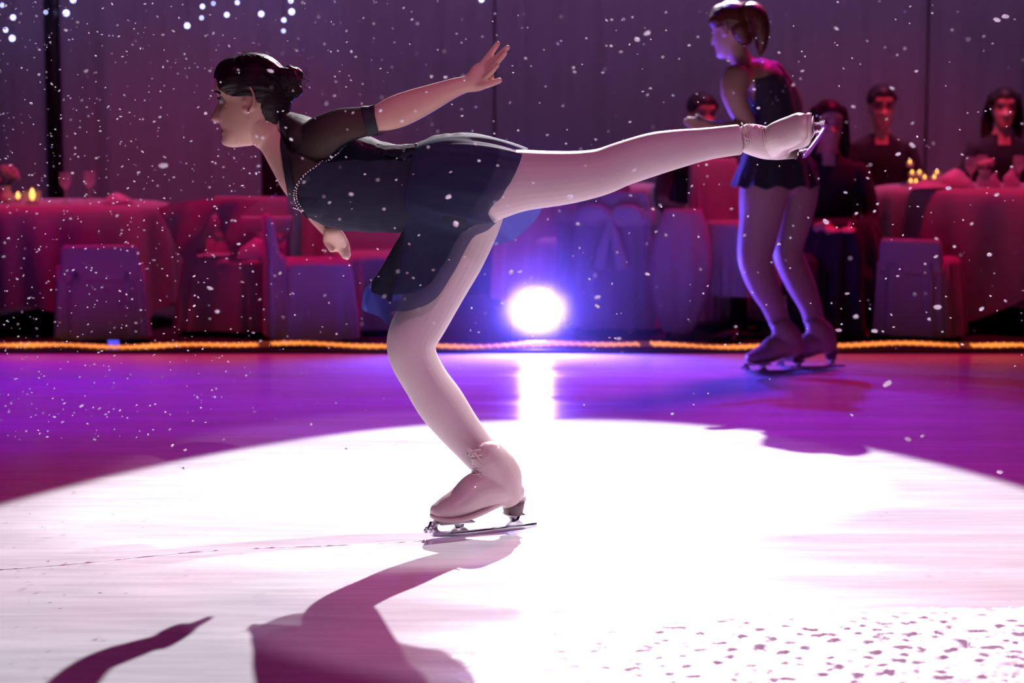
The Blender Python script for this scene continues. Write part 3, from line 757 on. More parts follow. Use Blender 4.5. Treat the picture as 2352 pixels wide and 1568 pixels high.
# ------------------------------------------------------------------ furniture
def cloth_round(name, cx, cy, z, rad, label, hem=0.06, folds_n=22, amp=.035, seed=0, square=0.0, m='linen'):
    rnd = random.Random(seed); n = 220; bm = bmesh.new(); prof = [(0, 0), (.5, 0), (.93, 0), (1.0, -.008), (1.02, -.03), (1.035, -.12), (1.05, -.3), (1.07, -.55), (1.08, -.8), (1.09, -1.0)]
    ph = [rnd.uniform(0, 6.28) for _ in range(4)]; prev = None
    top = bm.verts.new((cx, cy, z))
    for (q, d) in prof[1:]:
        vs = []
        for i in range(n):
            a = 2 * math.pi * i / n
            dep = max(0, -d - .02)
            wv = amp * min(1, dep * 1.6) * (math.sin(a * folds_n + ph[0] + 1.5 * math.sin(a * 3 + ph[1])) * .7 + .4 * math.sin(a * folds_n * .47 + ph[2]))
            H = z - hem * 1.0 - square * (.5 + .5 * math.sin(a * 4 + ph[3])) ** 1.5
            r = rad * q + wv
            vs.append(bm.verts.new((cx + r * math.cos(a), cy + r * math.sin(a), z + d * H if d < -.03 else z + d)))
        if prev:
            for i in range(n): bm.faces.new((prev[i], prev[(i + 1) % n], vs[(i + 1) % n], vs[i]))
        else:
            for i in range(n): bm.faces.new((top, vs[i], vs[(i + 1) % n]))
        prev = vs
    return tag(obj(name, bm, M[m]), label, 'tablecloth')
def table(cx, cy, z, rad, label, cloth_label, **kw):
    t = empty('banquet_table', (cx, cy, 0)); tag(t, label, 'table')
    bm = bmesh.new(); cyl(bm, (0, 0, z - .035), (0, 0, z - .010), rad - .012, seg=48); obj('tabletop', bm, M['heel'], t)
    bm = bmesh.new(); cyl(bm, (0, 0, .04), (0, 0, z - .035), .045); obj('pedestal', bm, M['plastic'], t)
    for i in range(3):
        a = R(120 * i + 20); bm = bmesh.new(); loft(bm, [(0, 0, .08, .022, .022), (.2 * math.cos(a), .2 * math.sin(a), .05, .02, .02), (.38 * math.cos(a), .38 * math.sin(a), .022, .018, .018)], 8, 2); obj('foot', bm, M['plastic'], t)
    cloth_round('tablecloth', cx, cy, z, rad, cloth_label, **kw)
YT = 10.75
pt = at(120, 470, YT)
table(pt.x, YT, .66, .62, 'round banquet table at the left, hidden under its cloth with candles on it', 'rose-lit cloth on the left round table, with two candle flames on top', seed=1, square=.10, folds_n=18)
pr = at(2290, 430, YT + .1)
table(pr.x, YT + .1, .745, .66, 'round banquet table at the right, hidden under its cloth in front of the seated guests', 'wine-red lit cloth on the right round table below the seated guests', seed=4, square=.16, folds_n=16)
pm = at(1668, 520, 10.6)
table(pm.x + .02, 10.14, .59, .18, 'small low round table behind the standing skater legs', 'red-topped cloth on the low small table beside the violet oval chair cover', seed=8, hem=.22, folds_n=9, amp=.02)
pc = at(1380, 430, 11.3)
table(pc.x - .1, 11.75, .73, .45, 'round banquet table behind the blue floor lamp', 'dim purple cloth on the table behind the blue floor lamp', seed=12, folds_n=15)
pc = at(840, 530, 11.4)
table(pc.x, 11.6, .72, .40, 'round banquet table behind the leading skater torso', 'dim plum cloth on the table seen under the leading skater torso', seed=15, folds_n=15)

def covered_chair(px, Y, rz, label, back_h=.92, seat_z=.46, w_=.46, m='linen', bow=True, group=None, seed=0):
    g = at(px, 700, Y); t = empty('banquet_chair', (g.x, Y, 0), rz); tag(t, label, 'chair', group)
    rnd = random.Random(seed); ph = rnd.uniform(0, 6)
    def sheet(name, rings, n=120, cap=True, fn=14, amp=.012):
        bm = bmesh.new(); prev = None
        for (cx, cy, z, hx, hy, fa) in cat(rings, 3):
            vs = []
            for i in range(n):
                a = 2 * math.pi * i / n; e = .45
                ca, sa = math.cos(a), math.sin(a); q = 1
                x = hx * math.copysign(abs(ca) ** e, ca); y = hy * math.copysign(abs(sa) ** e, sa)
                d = Vector((ca, sa, 0)) * (fa * amp * math.sin(a * fn + ph + math.sin(a * 3)))
                vs.append(bm.verts.new(Vector((cx + x, cy + y, z)) + d))
            if prev:
                for i in range(n): bm.faces.new((prev[i], prev[(i + 1) % n], vs[(i + 1) % n], vs[i]))
            prev = vs
        if cap: bm.faces.new(prev)
        return obj(name, bm, M[m], t)
    h = w_ / 2
    sheet('seat_cover', [(0, 0, .035, h * 1.12, h * 1.12, 1.4), (0, 0, .2, h * 1.06, h * 1.06, 1.1), (0, 0, seat_z - .05, h, h, .4), (0, 0, seat_z, h * .98, h * .98, .05), (0, 0, seat_z + .02, h * .85, h * .85, 0)])
    sheet('back_cover', [(0, h * .9, .05, h * 1.08, .06, 1.3), (0, h * .95, .4, h * 1.0, .05, .7), (0, h * 1.05, back_h - .18, h * .98, .032, .2), (0, h * 1.15, back_h - .03, h * .92, .024, 0), (0, h * 1.16, back_h, h * .84, .012, 0)], fn=10)
    if bow:
        zb = seat_z + .17; yb = h * 1.02
        bm = bmesh.new(); loft(bm, [(h * 1.06 * math.cos(R(a)), yb + .068 * math.sin(R(a)), zb, .045, .006) for a in range(0, 361, 20)], 10, 1); 
        obj('sash', bm, M['satin'], t)
        s_ = None; bm = bmesh.new()
        for s in (-1, 1):
            loft(bm, [(.0, yb + .085, zb, .012, .012), (.05 * s, yb + .10, zb + .03, .035, .012), (.12 * s, yb + .105, zb + .015, .050, .010), (.15 * s, yb + .10, zb - .01, .03, .008)], 10, 3)
            loft(bm, [(.0, yb + .085, zb, .012, .010), (.03 * s, yb + .095, zb - .12, .025, .006), (.06 * s, yb + .10, zb - .26, .034, .004)], 8, 3)
        ball(bm, (0, yb + .09, zb), .024); obj('bow', bm, M['satin'], t)
    for sx in (-1, 1):
        for sy in (-1, 1):
            bm = bmesh.new(); cyl(bm, (sx * h * .85, sy * h * .85, 0), (sx * h * .8, sy * h * .8, seat_z - .03), .012, seg=8); obj('leg', bm, M['plastic'], t)
    return t
covered_chair(536, 10.32, R(-14), 'cloth-covered chair at the left with a crimson shawl thrown over its back', back_h=.70, seat_z=.385, w_=.46, m='linen', seed=1)
covered_chair(718, 9.86, R(100), 'narrow plum chair cover behind the far hand of the leading skater', back_h=.64, seat_z=.40, w_=.38, bow=False, seed=2)
covered_chair(872, 10.36, R(12), 'plum covered chair partly behind the hanging skirt', back_h=.56, seat_z=.40, w_=.42, seed=3)
covered_chair(1330, 10.85, R(200), 'violet-tinted covered chair just right of the blue floor lamp', back_h=.78, seat_z=.44, w_=.42, seed=4)
covered_chair(1428, 10.4, R(165), 'crimson-edged covered chair between the blue lamp and the violet oval cover', back_h=.74, seat_z=.44, w_=.40, seed=5)
covered_chair(1668, 10.52, R(20), 'plum chair cover strip seen above the small red table', back_h=.90, seat_z=.44, w_=.30, bow=False, seed=6)
covered_chair(235, 9.88, R(190), 'dim covered chair standing against the left round table', back_h=.50, seat_z=.38, w_=.40, bow=False, seed=7)
covered_chair(2118, 9.98, R(150), 'dim covered chair at the left side of the right table', back_h=.52, seat_z=.40, w_=.34, bow=False, seed=8)

# wing of cloth thrown over the left chair (red top edge, dark triangle below)
bm = bmesh.new()
rows = [[(362, 478, .0), (420, 462, .02), (520, 455, .0), (592, 462, -.02)], [(385, 520, -.03), (440, 492, -.04), (515, 470, -.05), (552, 500, -.05)],
        [(408, 575, -.04), (455, 540, -.07), (560, 555, -.08), (600, 545, -.03)], [(425, 605, -.02), (500, 596, -.07), (600, 590, -.07), (655, 575, -.02)]]
rows = [cat(r, 14) for r in rows]; cols = list(zip(*rows)); grid = []
for c in cols: grid.append([bm.verts.new(at(x, y, 10.18 + d + .02 * math.sin(x * .06 + y * .04))) for x, y, d in cat([tuple(k) for k in c], 14)])
for i in range(len(grid) - 1):
    for j in range(len(grid[0]) - 1):
        x, y = topx((grid[i][j].co + grid[i + 1][j + 1].co) / 2)
        if 492 - (y - 482) * .42 < x < 492 + (y - 482) * .36 and 486 < y < 588: continue
        bm.faces.new((grid[i][j], grid[i + 1][j], grid[i + 1][j + 1], grid[i][j + 1]))
bmesh.ops.solidify(bm, geom=list(bm.faces), thickness=.004)
tag(obj('draped_shawl', bm, M['linen']), 'crimson-lit cloth thrown over the left chair back with a triangular dark opening', 'cloth')

# violet oval chair cover, lit by the floor lamp
bm = bmesh.new(); n = 90; prev = None
c0 = at(1563, 660, 9.98)
for t in [i / 24 for i in range(25)]:
    zz = 0.66 - .62 * t; wv = .155 * (math.sin(math.pi * (0.12 + .80 * t)) ** .55); vs = []
    if t == 1: wv = .07
    for i in range(n):
        a = 2 * math.pi * i / n
        f = 1 + .09 * math.sin(a * 9 + 1) * min(1, t * 3) + .05 * math.sin(a * 5)
        vs.append(bm.verts.new((c0.x + wv * math.cos(a) * (1 + .02 * math.sin(a * 9)) + .02 * (.5 - t), c0.y + .085 * (wv / .15) * math.sin(a) * f, zz)))
    if prev:
        for i in range(n): bm.faces.new((prev[i], prev[(i + 1) % n], vs[(i + 1) % n], vs[i]))
    else: bm.faces.new(vs[::-1])
    prev = vs
bm.faces.new(prev)
t_ = empty('covered_stool', (c0.x, c0.y, 0)); tag(t_, 'oval pale cloth cover glowing violet beside the standing skater', 'chair')
o_ = obj('cloth_cover', bm, M['organza']); o_.parent = t_; o_.matrix_parent_inverse = Matrix.Translation((-c0.x, -c0.y, 0))
for sx in (-1, 1):
    bm = bmesh.new(); cyl(bm, (sx * .06, 0, 0), (sx * .05, 0, .3), .012, seg=8); obj('leg', bm, M['plastic'], t_)

# black column speaker behind the leading skater
p = at(630, 440, 11.3); bm = bmesh.new(); vs = box(bm, (0, 0, .62), (.13, .13, 1.16)); bmesh.ops.bevel(bm, geom=bm.edges[:], offset=.012, segments=2, affect='EDGES')
o_ = obj('column_speaker', bm, M['plastic'], smooth=False); o_.location = (p.x, 11.3, 0); tag(o_, 'tall narrow black column speaker behind the leading skater chest', 'speaker')
bm = bmesh.new(); box(bm, (0, 0, .02), (.3, .3, .04)); obj('base', bm, M['plastic'], o_, smooth=False)
bm = bmesh.new(); box(bm, (0, -.068, .65), (.10, .006, 1.02)); obj('grille', bm, M['darkblack'], o_, smooth=False)

# ------------------------------------------------------------------ seated guests
def guest(px, py_head, Y, label, hair_style='short', yaw=-90, suit='suit', seed=0, lean=0, glasses=False, w_=1.0):
    Yr = Y
    H = at(px, py_head, Y); rnd = random.Random(seed); bm = bmesh.new(); z = H.z; x = H.x
    T = lambda dx, dy, dz, a, b: (x + dx, Y + dy, z + dz, a, b)
    loft(bm, [T(lean, .10, -.72, .16, .12), T(lean, .08, -.58, .15, .11), T(lean * .7, .06, -.42, .155, .10), T(lean * .4, .04, -.30, .175, .095), T(0, .03, -.21, .150, .075), T(0, .02, -.16, .065, .06), T(0, .012, -.08, .052, .055)], 26, 4)
    for s in (-1, 1):
        loft(bm, [T(s * .17, .03, -.25, .052, .052), T(s * .215, .01, -.38, .046, .046), T(s * .225, -.03, -.50, .042, .042), T(s * .16, -.20, -.53, .036, .036), T(s * .08, -.32, -.52, .026, .024)], 14, 3)
        bx = s * .08
        loft(bm, [T(bx, -.32, -.52, .030, .018), T(bx - s * .02, -.37, -.52, .038, .016), T(bx - s * .03, -.40, -.52, .036, .014)], 10, 2)
        for k in range(4): loft(bm, [T(bx - s * (.005 + .017 * k), -.39, -.518, .009, .009), T(bx - s * (.01 + .018 * k), -.43, -.525, .0085, .0085), T(bx - s * (.014 + .018 * k), -.455 + .006 * abs(k - 1), -.54, .007, .007)], 8, 2)
        loft(bm, [T(bx + s * .012, -.34, -.515, .010, .010), T(bx - s * .0, -.375, -.50, .0095, .0095), T(bx - s * .02, -.40, -.497, .008, .008)], 8, 2)
        loft(bm, [T(s * .08, .06, -.70, .09, .085), T(s * .11, -.18, -.71, .078, .075), T(s * .12, -.38, -.73, .062, .06), T(s * .12, -.40, -.90, .05, .052), T(s * .12, -.38, -1.10, .038, .04)], 16, 3)
    MM = facing(yaw, 6); head_bm(bm, H, MM); [ear_bm(bm, H, MM, s) for s in (-1, 1)]
    me_ = remesh(bm, .008, 2); o = link('person', me_, [M['skin'], M[suit]])
    for p_ in me_.polygons:
        c = p_.center
        skin = c.z > z - .155 or (c.y < Y - .31 and z - .60 < c.z < z - .47)
        if c.z > z - .22 and c.z <= z - .155 and abs(c.x - x) < .035 and c.y < Y: skin = True
        p_.material_index = 0 if skin else 1
    # feet
    for s in (-1, 1):
        bmx = bmesh.new(); zf = .045
        loft(bmx, [(x + s * .12, Y - .34, zf + .015, .036, .045), (x + s * .12, Y - .42, zf, .034, .042), (x + s * .125, Y - .50, zf - .012, .026, .036), (x + s * .125, Y - .54, zf - .016, .018, .024)], 12, 3)
        loft(bmx, [(x + s * .12, Y - .37, zf + .01, .04, .04), (x + s * .12, Y - .375, max(.10, z - 1.14), .038, .038)], 12, 1)
        obj('shoe', bmx, M['plastic'], o)
    face_parts(o, H, MM)
    if hair_style == 'long':
        def L(bm, P):
            for s in (-1, 1): loft(bm, [(*P(-.01, s * .068, .06), .03, .035), (*P(-.015, s * .088, -.02), .03, .035), (*P(-.01, s * .098, -.12), .034, .036), (*P(.0, s * .10, -.22), .030, .03), (*P(.01, s * .09, -.29), .018, .018)], 10, 3)
            loft(bm, [(*P(-.06, 0, .04), .08, .05), (*P(-.085, 0, -.08), .085, .04), (*P(-.085, 0, -.22), .085, .03)], 14, 3)
        hair_cap(o, [L], M['hair'], H, MM, 1.02, .007)
    else: hair_cap(o, [], M['hair'], H, MM, 1.02, .007)
    if glasses:
        bm = bmesh.new()
        for s in (-1, 1): loft(bm, [(*(H + MM @ Vector((.086, s * .032 + .022 * math.cos(R(a)), .004 + .018 * math.sin(R(a))))), .002, .002) for a in range(0, 361, 30)], 6, 1)
        loft(bm, [(*(H + MM @ Vector((.092, -.010, .008))), .002, .002), (*(H + MM @ Vector((.092, .010, .008))), .002, .002)], 6, 1)
        obj('glasses', bm, M['plastic'], o)
    # chair under the guest
    return tag(o, label, 'person')
guest(1903, 283, 10.35, 'seated woman with long dark hair in black behind the raised skate blade', 'long', -84, seed=1)
guest(2024, 243, 11.5, 'seated man with short dark hair and glasses between the dark-haired woman and the candles', 'short', -88, seed=2, glasses=True)
guest(2306, 247, 12.0, 'seated guest with full dark hair at the far right behind the table', 'long', -95, seed=3)
guest(1612, 262, 11.35, 'seated guest in black whose face shows left of the standing skater', 'short', -70, seed=4)
# long black gown / seat block of the dark-haired woman down to the floor
def plain_chair(px, Y, label):
    g = at(px, 700, Y); t = empty('dining_chair', (g.x, Y, 0)); tag(t, label, 'chair')
    bm = bmesh.new(); box(bm, (0, 0, .40), (.42, .42, .06)); bmesh.ops.bevel(bm, geom=bm.edges[:], offset=.015, segments=2, affect='EDGES'); obj('seat', bm, M['darkblack'], t)
    bm = bmesh.new(); box(bm, (0, .26, .74), (.40, .04, .46)); bmesh.ops.bevel(bm, geom=bm.edges[:], offset=.015, segments=2, affect='EDGES'); obj('backrest', bm, M['darkblack'], t)
    for sx in (-1, 1):
        for sy in (-1, 1):
            bm = bmesh.new(); cyl(bm, (sx * .18, sy * .2, 0), (sx * .18, sy * .2, .38), .014, seg=8); obj('leg', bm, M['plastic'], t)
        bm = bmesh.new(); cyl(bm, (sx * .17, .25, .40), (sx * .17, .25, .6), .014, seg=8); obj('back_post', bm, M['plastic'], t)
plain_chair(1903, 10.47, 'black chair under the seated dark-haired woman')
plain_chair(2024, 11.67, 'black chair under the seated man with glasses')
plain_chair(2306, 12.17, 'black chair under the guest at the far right')
plain_chair(1612, 11.52, 'black chair under the guest left of the standing skater')
# black gown spread over the woman's knees to the floor
bm = bmesh.new(); g = at(1940, 600, 10.1); n = 100; prev = None
for (z, rx, ry, am) in cat([(.60, .15, .20, 0), (.50, .20, .25, .01), (.30, .23, .26, .02), (.02, .26, .28, .035)], 4):
    vs = []
    for i in range(n):
        a = 2 * math.pi * i / n; f = am * math.sin(a * 13 + 1)
        vs.append(bm.verts.new((g.x + (rx + f) * math.cos(a), 10.15 + (ry + f) * math.sin(a), z)))
    if prev:
        for i in range(n): bm.faces.new((prev[i], prev[(i + 1) % n], vs[(i + 1) % n], vs[i]))
    else: bm.faces.new(vs[::-1])
    prev = vs
wom = [o for o in C.objects if o.get('label', '').startswith('seated woman')][0]
obj('gown', bm, M['suit'], wom)

# ------------------------------------------------------------------ things on the tables
def candle(px, py, Y, z, label, k=1.0, group=None):
    g = at(px, py, Y); t = empty('tealight', (g.x, Y, z)); tag(t, label, 'candle', group)
    bm = bmesh.new(); cyl(bm, (0, 0, 0.001), (0, 0, .05 * k), .028 * k, .034 * k, 16, caps=False); cyl(bm, (0, 0, .001), (0, 0, .006), .028 * k); obj('glass_holder', bm, M['glass'], t)
    bm = bmesh.new(); cyl(bm, (0, 0, .006), (0, 0, .022), .022 * k); obj('wax', bm, M['china'], t)
    bm = bmesh.new(); loft(bm, [(0, 0, .024, .006, .006), (0, 0, .035 * k, .011 * k, .011 * k), (0, 0, .058 * k, .004, .004)], 10, 3); obj('flame', bm, M['candle'], t)
    return t
candle(75, 478, 10.45, .665, 'larger of two glowing amber candles on the left table', 1.35)
candle(42, 472, 10.65, .665, 'smaller glowing amber candle at the left edge of the left table', .9)
i = 0
TL = ('topmost amber tealight of the cluster on the right table', 'amber tealight just under the topmost one of the cluster', 'lowest leftmost amber tealight of the cluster',
      'frontmost amber tealight of the cluster', 'amber tealight in the middle of the cluster, upper one', 'amber tealight in the middle of the cluster, lower one',
      'lower of the two amber tealights at the right end of the cluster', 'upper of the two amber tealights at the right end of the cluster')
for (x, y, dy, dz) in ((2090, 374, 0, .10), (2095, 396, -.02, .045), (2092, 414, -.06, 0), (2104, 410, -.1, 0), (2112, 394, 0, .045), (2124, 400, -.05, .02), (2146, 400, -.02, .02), (2152, 394, .04, .045)):
    candle(x, y, 10.75 + dy, .75 + dz, TL[i], .62, 'tealights clustered on the right table'); i += 1
# centrepiece tray under them
g = at(2120, 410, 10.74)
for (dx, dy, r, h, lab) in ((0.0, .03, .115, .019, 'low round mirror tray under the amber tealights'),):
    bm = bmesh.new(); cyl(bm, (0, 0, .0), (0, 0, h), r, seg=32); o_ = obj('tray', bm, M['steel']); o_.location = (g.x, 10.74 + dy, .746); tag(o_, lab, 'tray')
def bloom(px, Y, z, label, seed, r=.07, h=.12):
    rnd = random.Random(seed); g = at(px, 400, Y); t = empty('flower_arrangement', (g.x, Y, z)); tag(t, label, 'flowers')
    bm = bmesh.new(); loft(bm, [(0, 0, .002, .035, .035), (0, 0, .03, .045, .045), (0, 0, .07, .03, .03), (0, 0, .09, .036, .036)], 16, 3, round_ends=(False, False)); obj('vase', bm, M['china'], t)
    for i in range(9):
        a = rnd.uniform(0, 6.28); q = rnd.uniform(0, r); c = Vector((q * math.cos(a), q * math.sin(a), .09 + h * rnd.uniform(.2, .8)))
        bm = bmesh.new()
        for k in range(7):
            b = k * .9; ball(bm, c + Vector((.012 * math.cos(b), .012 * math.sin(b), .003 * k)), (.014, .014, .008), Matrix.Rotation(b, 3, 'Z'), 6)
        obj('flower', bm, M['flower'], t)
    bm = bmesh.new()
    for i in range(9): 
        a = i * .7; tube(bm, [(0, 0, .05), (.03 * math.cos(a), .03 * math.sin(a), .1), (r * math.cos(a), r * math.sin(a), .09 + h * .5)], .003, 5)
    obj('stems', bm, M['leafy'], t)
bloom(10, 10.7, .662, 'dim red-lit flower vase on the left table at the frame edge', 3)
bloom(2262, 10.75, .747, 'low rose flower vase on the right table', 6, .05, .05)
def napkin(px, py, Y, z, label, h=.10, w_=.06):
    g = at(px, py, Y); bm = bmesh.new(); loft(bm, [(0, 0, .002, w_, w_ * .6), (0, 0, h * .4, w_ * .8, w_ * .5), (0, 0, h * .8, w_ * .4, w_ * .25), (0, 0, h, .006, .006)], 14, 3, round_ends=(False, False))
    for v in bm.verts: v.co.x += .006 * math.sin(v.co.z * 90)
    o = obj('folded_napkin', bm, M['satin']); o.location = (g.x, Y, z); tag(o, label, 'napkin')
napkin(2192, 400, 10.62, .747, 'wide folded napkin glowing red just right of the tealights', .10, .11)
napkin(2322, 410, 10.62, .747, 'peaked folded napkin on the right table by the frame edge', .10, .05)
napkin(2130, 425, 10.42, .747, 'flat crumpled red napkin at the front rim of the right table', .045, .12)
napkin(2285, 410, 10.50, .747, 'small peaked napkin on the right table between wide and edge napkins', .085, .032)
napkin(270, 462, 10.55, .662, 'folded napkin at the right side of the left table', .06, .09)
napkin(590, 540, 10.02, .406, 'crumpled crimson cloth on the left covered chair seat', .11, .11)
def goblet(px, Y, z, label, group):
    g = at(px, 400, Y); bm = bmesh.new()
    prof = [(.030, .0), (.030, .004), (.006, .010), (.004, .06), (.006, .075), (.026, .095), (.034, .12), (.033, .15), (.031, .165)]
    prev = None
    for r, h in prof:
        vs = [bm.verts.new((r * math.cos(2 * math.pi * i / 16), r * math.sin(2 * math.pi * i / 16), h)) for i in range(16)]
        if prev:
            for i in range(16): bm.faces.new((prev[i], prev[(i + 1) % 16], vs[(i + 1) % 16], vs[i]))
        prev = vs
    o = obj('wine_glass', bm, M['glass']); o.location = (g.x, Y, z); tag(o, label, 'glass', group)
for x, Y, lab in ((2230, 10.48, 'clear wine glass at the front of the right table, right of the wide napkin'), (2255, 10.95, 'clear wine glass at the back of the right table behind the rose vase'), (2340, 10.8, 'clear wine glass on the right table by the frame edge')): goblet(x, Y, .747, lab, 'wine glasses on the right table')
for x, Y, lab in ((150, 10.6, 'clear wine glass on the left table nearer the candles'), (205, 10.85, 'clear wine glass on the left table farther from the candles')): goblet(x, Y, .662, lab, 'wine glasses on the left table')

# ------------------------------------------------------------------ lamps at the rink edge
lp = at(1232, 708, RY + .22)
t = empty('floor_lamp', (lp.x, lp.y, 0)); tag(t, 'bright blue-white stage can lamp on the floor behind the rope light', 'lamp')
lz = lp.z
bm = bmesh.new(); cyl(bm, (0, -.02, lz), (0, .24, lz), .110, .085, 32, caps=False); cyl(bm, (0, .235, lz), (0, .245, lz), .085); obj('housing', bm, M['plastic'], t)
bm = bmesh.new(); cyl(bm, (0, -.004, lz), (0, .004, lz), .084, seg=32); obj('lens', bm, M['lampface'], t)
bm = bmesh.new()
tube(bm, [(-.12, .10, lz), (-.13, .10, .03), (0, .10, .012), (.13, .10, .03), (.12, .10, lz)], .008, 8); box(bm, (0, .10, .006), (.28, .14, .012)); obj('yoke', bm, M['plastic'], t)
ls = spot('floor_lamp_beam', (lp.x, lp.y - .06, lz), (lp.x, 5.0, .35), 430, (0.12, 0.08, 1.0), 80, .5, .05)
pb = at(261, 792, RY + .12)
t = empty('up_light', (pb.x, pb.y, 0)); tag(t, 'small square blue glowing light box on the floor behind the rope light', 'lamp')
bm = bmesh.new(); box(bm, (0, .03, .028), (.06, .06, .054)); obj('case', bm, M['plastic'], t, smooth=False)
bm = bmesh.new(); box(bm, (0, -.002, .030), (.052, .006, .044)); obj('lens', bm, M['bluelens'], t, smooth=False)
# shiny blue-lit shoe near the small table
p = at(1668, 776, 9.85); bm = bmesh.new()
loft(bm, [(.05, 0, .045, .022, .025), (.0, 0, .036, .026, .028), (-.05, 0, .026, .022, .03), (-.085, 0, .020, .014, .022)], 12, 3); box(bm, (.05, 0, .012), (.035, .035, .024))
o_ = obj('shoe', bm, M['plastic']); o_.location = (p.x, 9.85, 0.0); tag(o_, 'glossy black shoe on the floor left of the standing skater boots', 'shoe')

# rope light along the rink edge
rl = empty('rope_light', (0, RY + .03, .016)); tag(rl, 'amber rope light lying along the far edge of the ice', 'lights')
def ropez(x): return .022 + .006 * math.sin(x * 4.1) + .004 * math.sin(x * 11)
bm = bmesh.new(); tube(bm, [(x * .1, .008 * math.sin(x * .5), ropez(x * .1)) for x in range(-42, 43)], .0125, 10); obj('tube', bm, M['tube'], rl)
bmb = bmesh.new(); loft(bmb, [(-.010, 0, .004, .0055, .0055), (.010, 0, -.004, .0055, .0055)], 6, 1); mb = bpy.data.meshes.new('bulb'); bmb.to_mesh(mb); bmb.free(); mb.materials.append(M['amber'])
rnd = random.Random(4); x = -2.72; cnt = 0
while x < 2.72 and cnt < 290:
    gap = (int(x * 3.3) % 5 == 2 and (x * 3.3) % 1 < .22)
    if not gap:
        o = bpy.data.objects.new('bulb', mb); C.objects.link(o); o.parent = rl; o.location = (x, .008 * math.sin(x * 5), ropez(x)); cnt += 1
        k = .92 + .45 * noise.noise(Vector((x * 5, 0, 0))) + .12 * math.sin(x * 161); o.scale = (k * .85, k, k * 1.15)
    x += .0195

# ------------------------------------------------------------------ falling paper snow
def flake_mesh(seed):
    rnd = random.Random(seed); bm = bmesh.new(); bmesh.ops.create_icosphere(bm, subdivisions=2 if seed < 2 else 1, radius=1)
    for v in bm.verts: v.co *= rnd.uniform(.8, 1.1); v.co.z *= .55; v.co.x *= 1.15
    me_ = bpy.data.meshes.new('snowflake'); bm.to_mesh(me_); bm.free(); me_.materials.append(M['flake'])
    for p_ in me_.polygons: p_.use_smooth = True
    return me_
FM = [flake_mesh(s) for s in range(5)]
FL = """375 380 12;1487 76 9;1464 91 9;1030 452 11;1047 515 10;1897 509 9;2038 881 13;197 163 7;621 163 9;13 13 5;81 5 4;668 5 5;151 69 6;113 86 4;115 97 4;90 114 4;
230 301 5;354 279 5;278 325 3;318 396 6;166 397 5;71 237 5;136 208 4;157 220 4;220 128 4;291 118 3;374 80 5;361 38 4;236 19 4;368 210 4;455 246 4;472 260 6;493 281 5;669 320 6;656 293 5;589 313 5;603 317 5;681 116 4;
297 258 4;199 246 4;378 360 6;327 348 5;221 363 5;172 354 4;193 417 4;88 425 4;13 364 4;481 430 4;89 171 5;367 269 5;594 381 5;19 547 5;113 462 5;198 446 4;88 426 3;193 417 3;162 502 5;196 571 5;168 620 6;353 597 6;275 668 4;66 685 5;220 626 4;446 634 5;482 662 10;446 702 5;499 715 7;482 732 4;582 764 6;596 688 5;643 627 5;673 674 5;312 741 6;312 761 5;323 712 5;376 766 3;598 783 5;540 507 4;269 495 6;269 464 4;548 560 6;377 455 4;39 640 5;55 593 4;
2095 334 10;2063 354 7;2179 432 9;2289 447 8;2049 203 7;2105 164 6;1960 245 6;1993 409 5;2091 432 5;2210 355 5;2324 383 6;1967 490 5;2009 485 5;2016 468 5;2151 548 6;2150 589 7;2192 566 5;2232 514 5;2273 585 8;2125 606 5;2062 634 5;2154 705 10;1966 727 8;2255 709 8;2134 733 6;2309 691 6;1926 758 8;2009 760 8;1944 674 5;2028 761 5;2210 791 6;1998 709 4;
874 254 6;910 413 4;1100 369 6;1143 380 5;1108 84 3;1207 134 4;1134 278 3;1061 266 5;923 279 6;1023 177 6;806 446 7;859 88 3;1092 330 7;1457 391 8;1309 452 8;1500 480 6;1516 471 5;1174 625 8;1194 624 8;1372 682 8;1372 703 7;1487 629 8;1354 641 5;1153 697 6;1421 777 8;1327 514 6;1316 588 3;1530 540 6;1507 532 6;1583 104 5;1603 85 4;1673 139 6;1822 195 6;1843 163 6;1732 205 6;1742 248 5;1921 65 7;1942 442 6;1589 427 5;2048 202 6;1623 378 5;1789 121 5;
187 932 7;396 1023 6;425 1033 5;514 1008 5;125 957 5;217 1009 5;2297 1084 11;2085 1008 9;1544 950 6;1957 953 6;795 1030 5;421 1075 5;2118 1001 5;2310 38 10;2290 45 11;1367 834 4;692 857 4;1400 775 4;1405 45 4;1393 46 5;1393 105 4;1404 106 5;1426 119 5;1522 131 4;927 18 4;796 71 4;1070 90 3;1060 98 3;1317 155 5;1320 165 6;991 175 5;1293 243 4;768 220 5;
1447 280 5;1368 320 5;1494 203 5;1487 218 5;962 540 4;838 400 4;757 465 5;882 480 5;1067 590 4;760 360 4;1225 420 5;1190 300 4;1257 310 4;1035 395 6;940 560 4;995 620 4;1300 330 4;1345 380 4;1680 480 5;1710 540 4;1790 560 5;1760 700 4;1690 750 5"""
rnd = random.Random(21); nf = 0
fl_label = {0: 'largest white paper snowflake, left of the leading skater at hip height', 6: 'large round blurred snowflake over the violet ice at the right',
            3: 'big white snowflake over the skirt just above a similar one', 4: 'big white snowflake over the skirt just below a similar one',
            1: 'upper right flake of the bright pair at the top middle', 2: 'lower left flake of the bright pair at the top middle'}
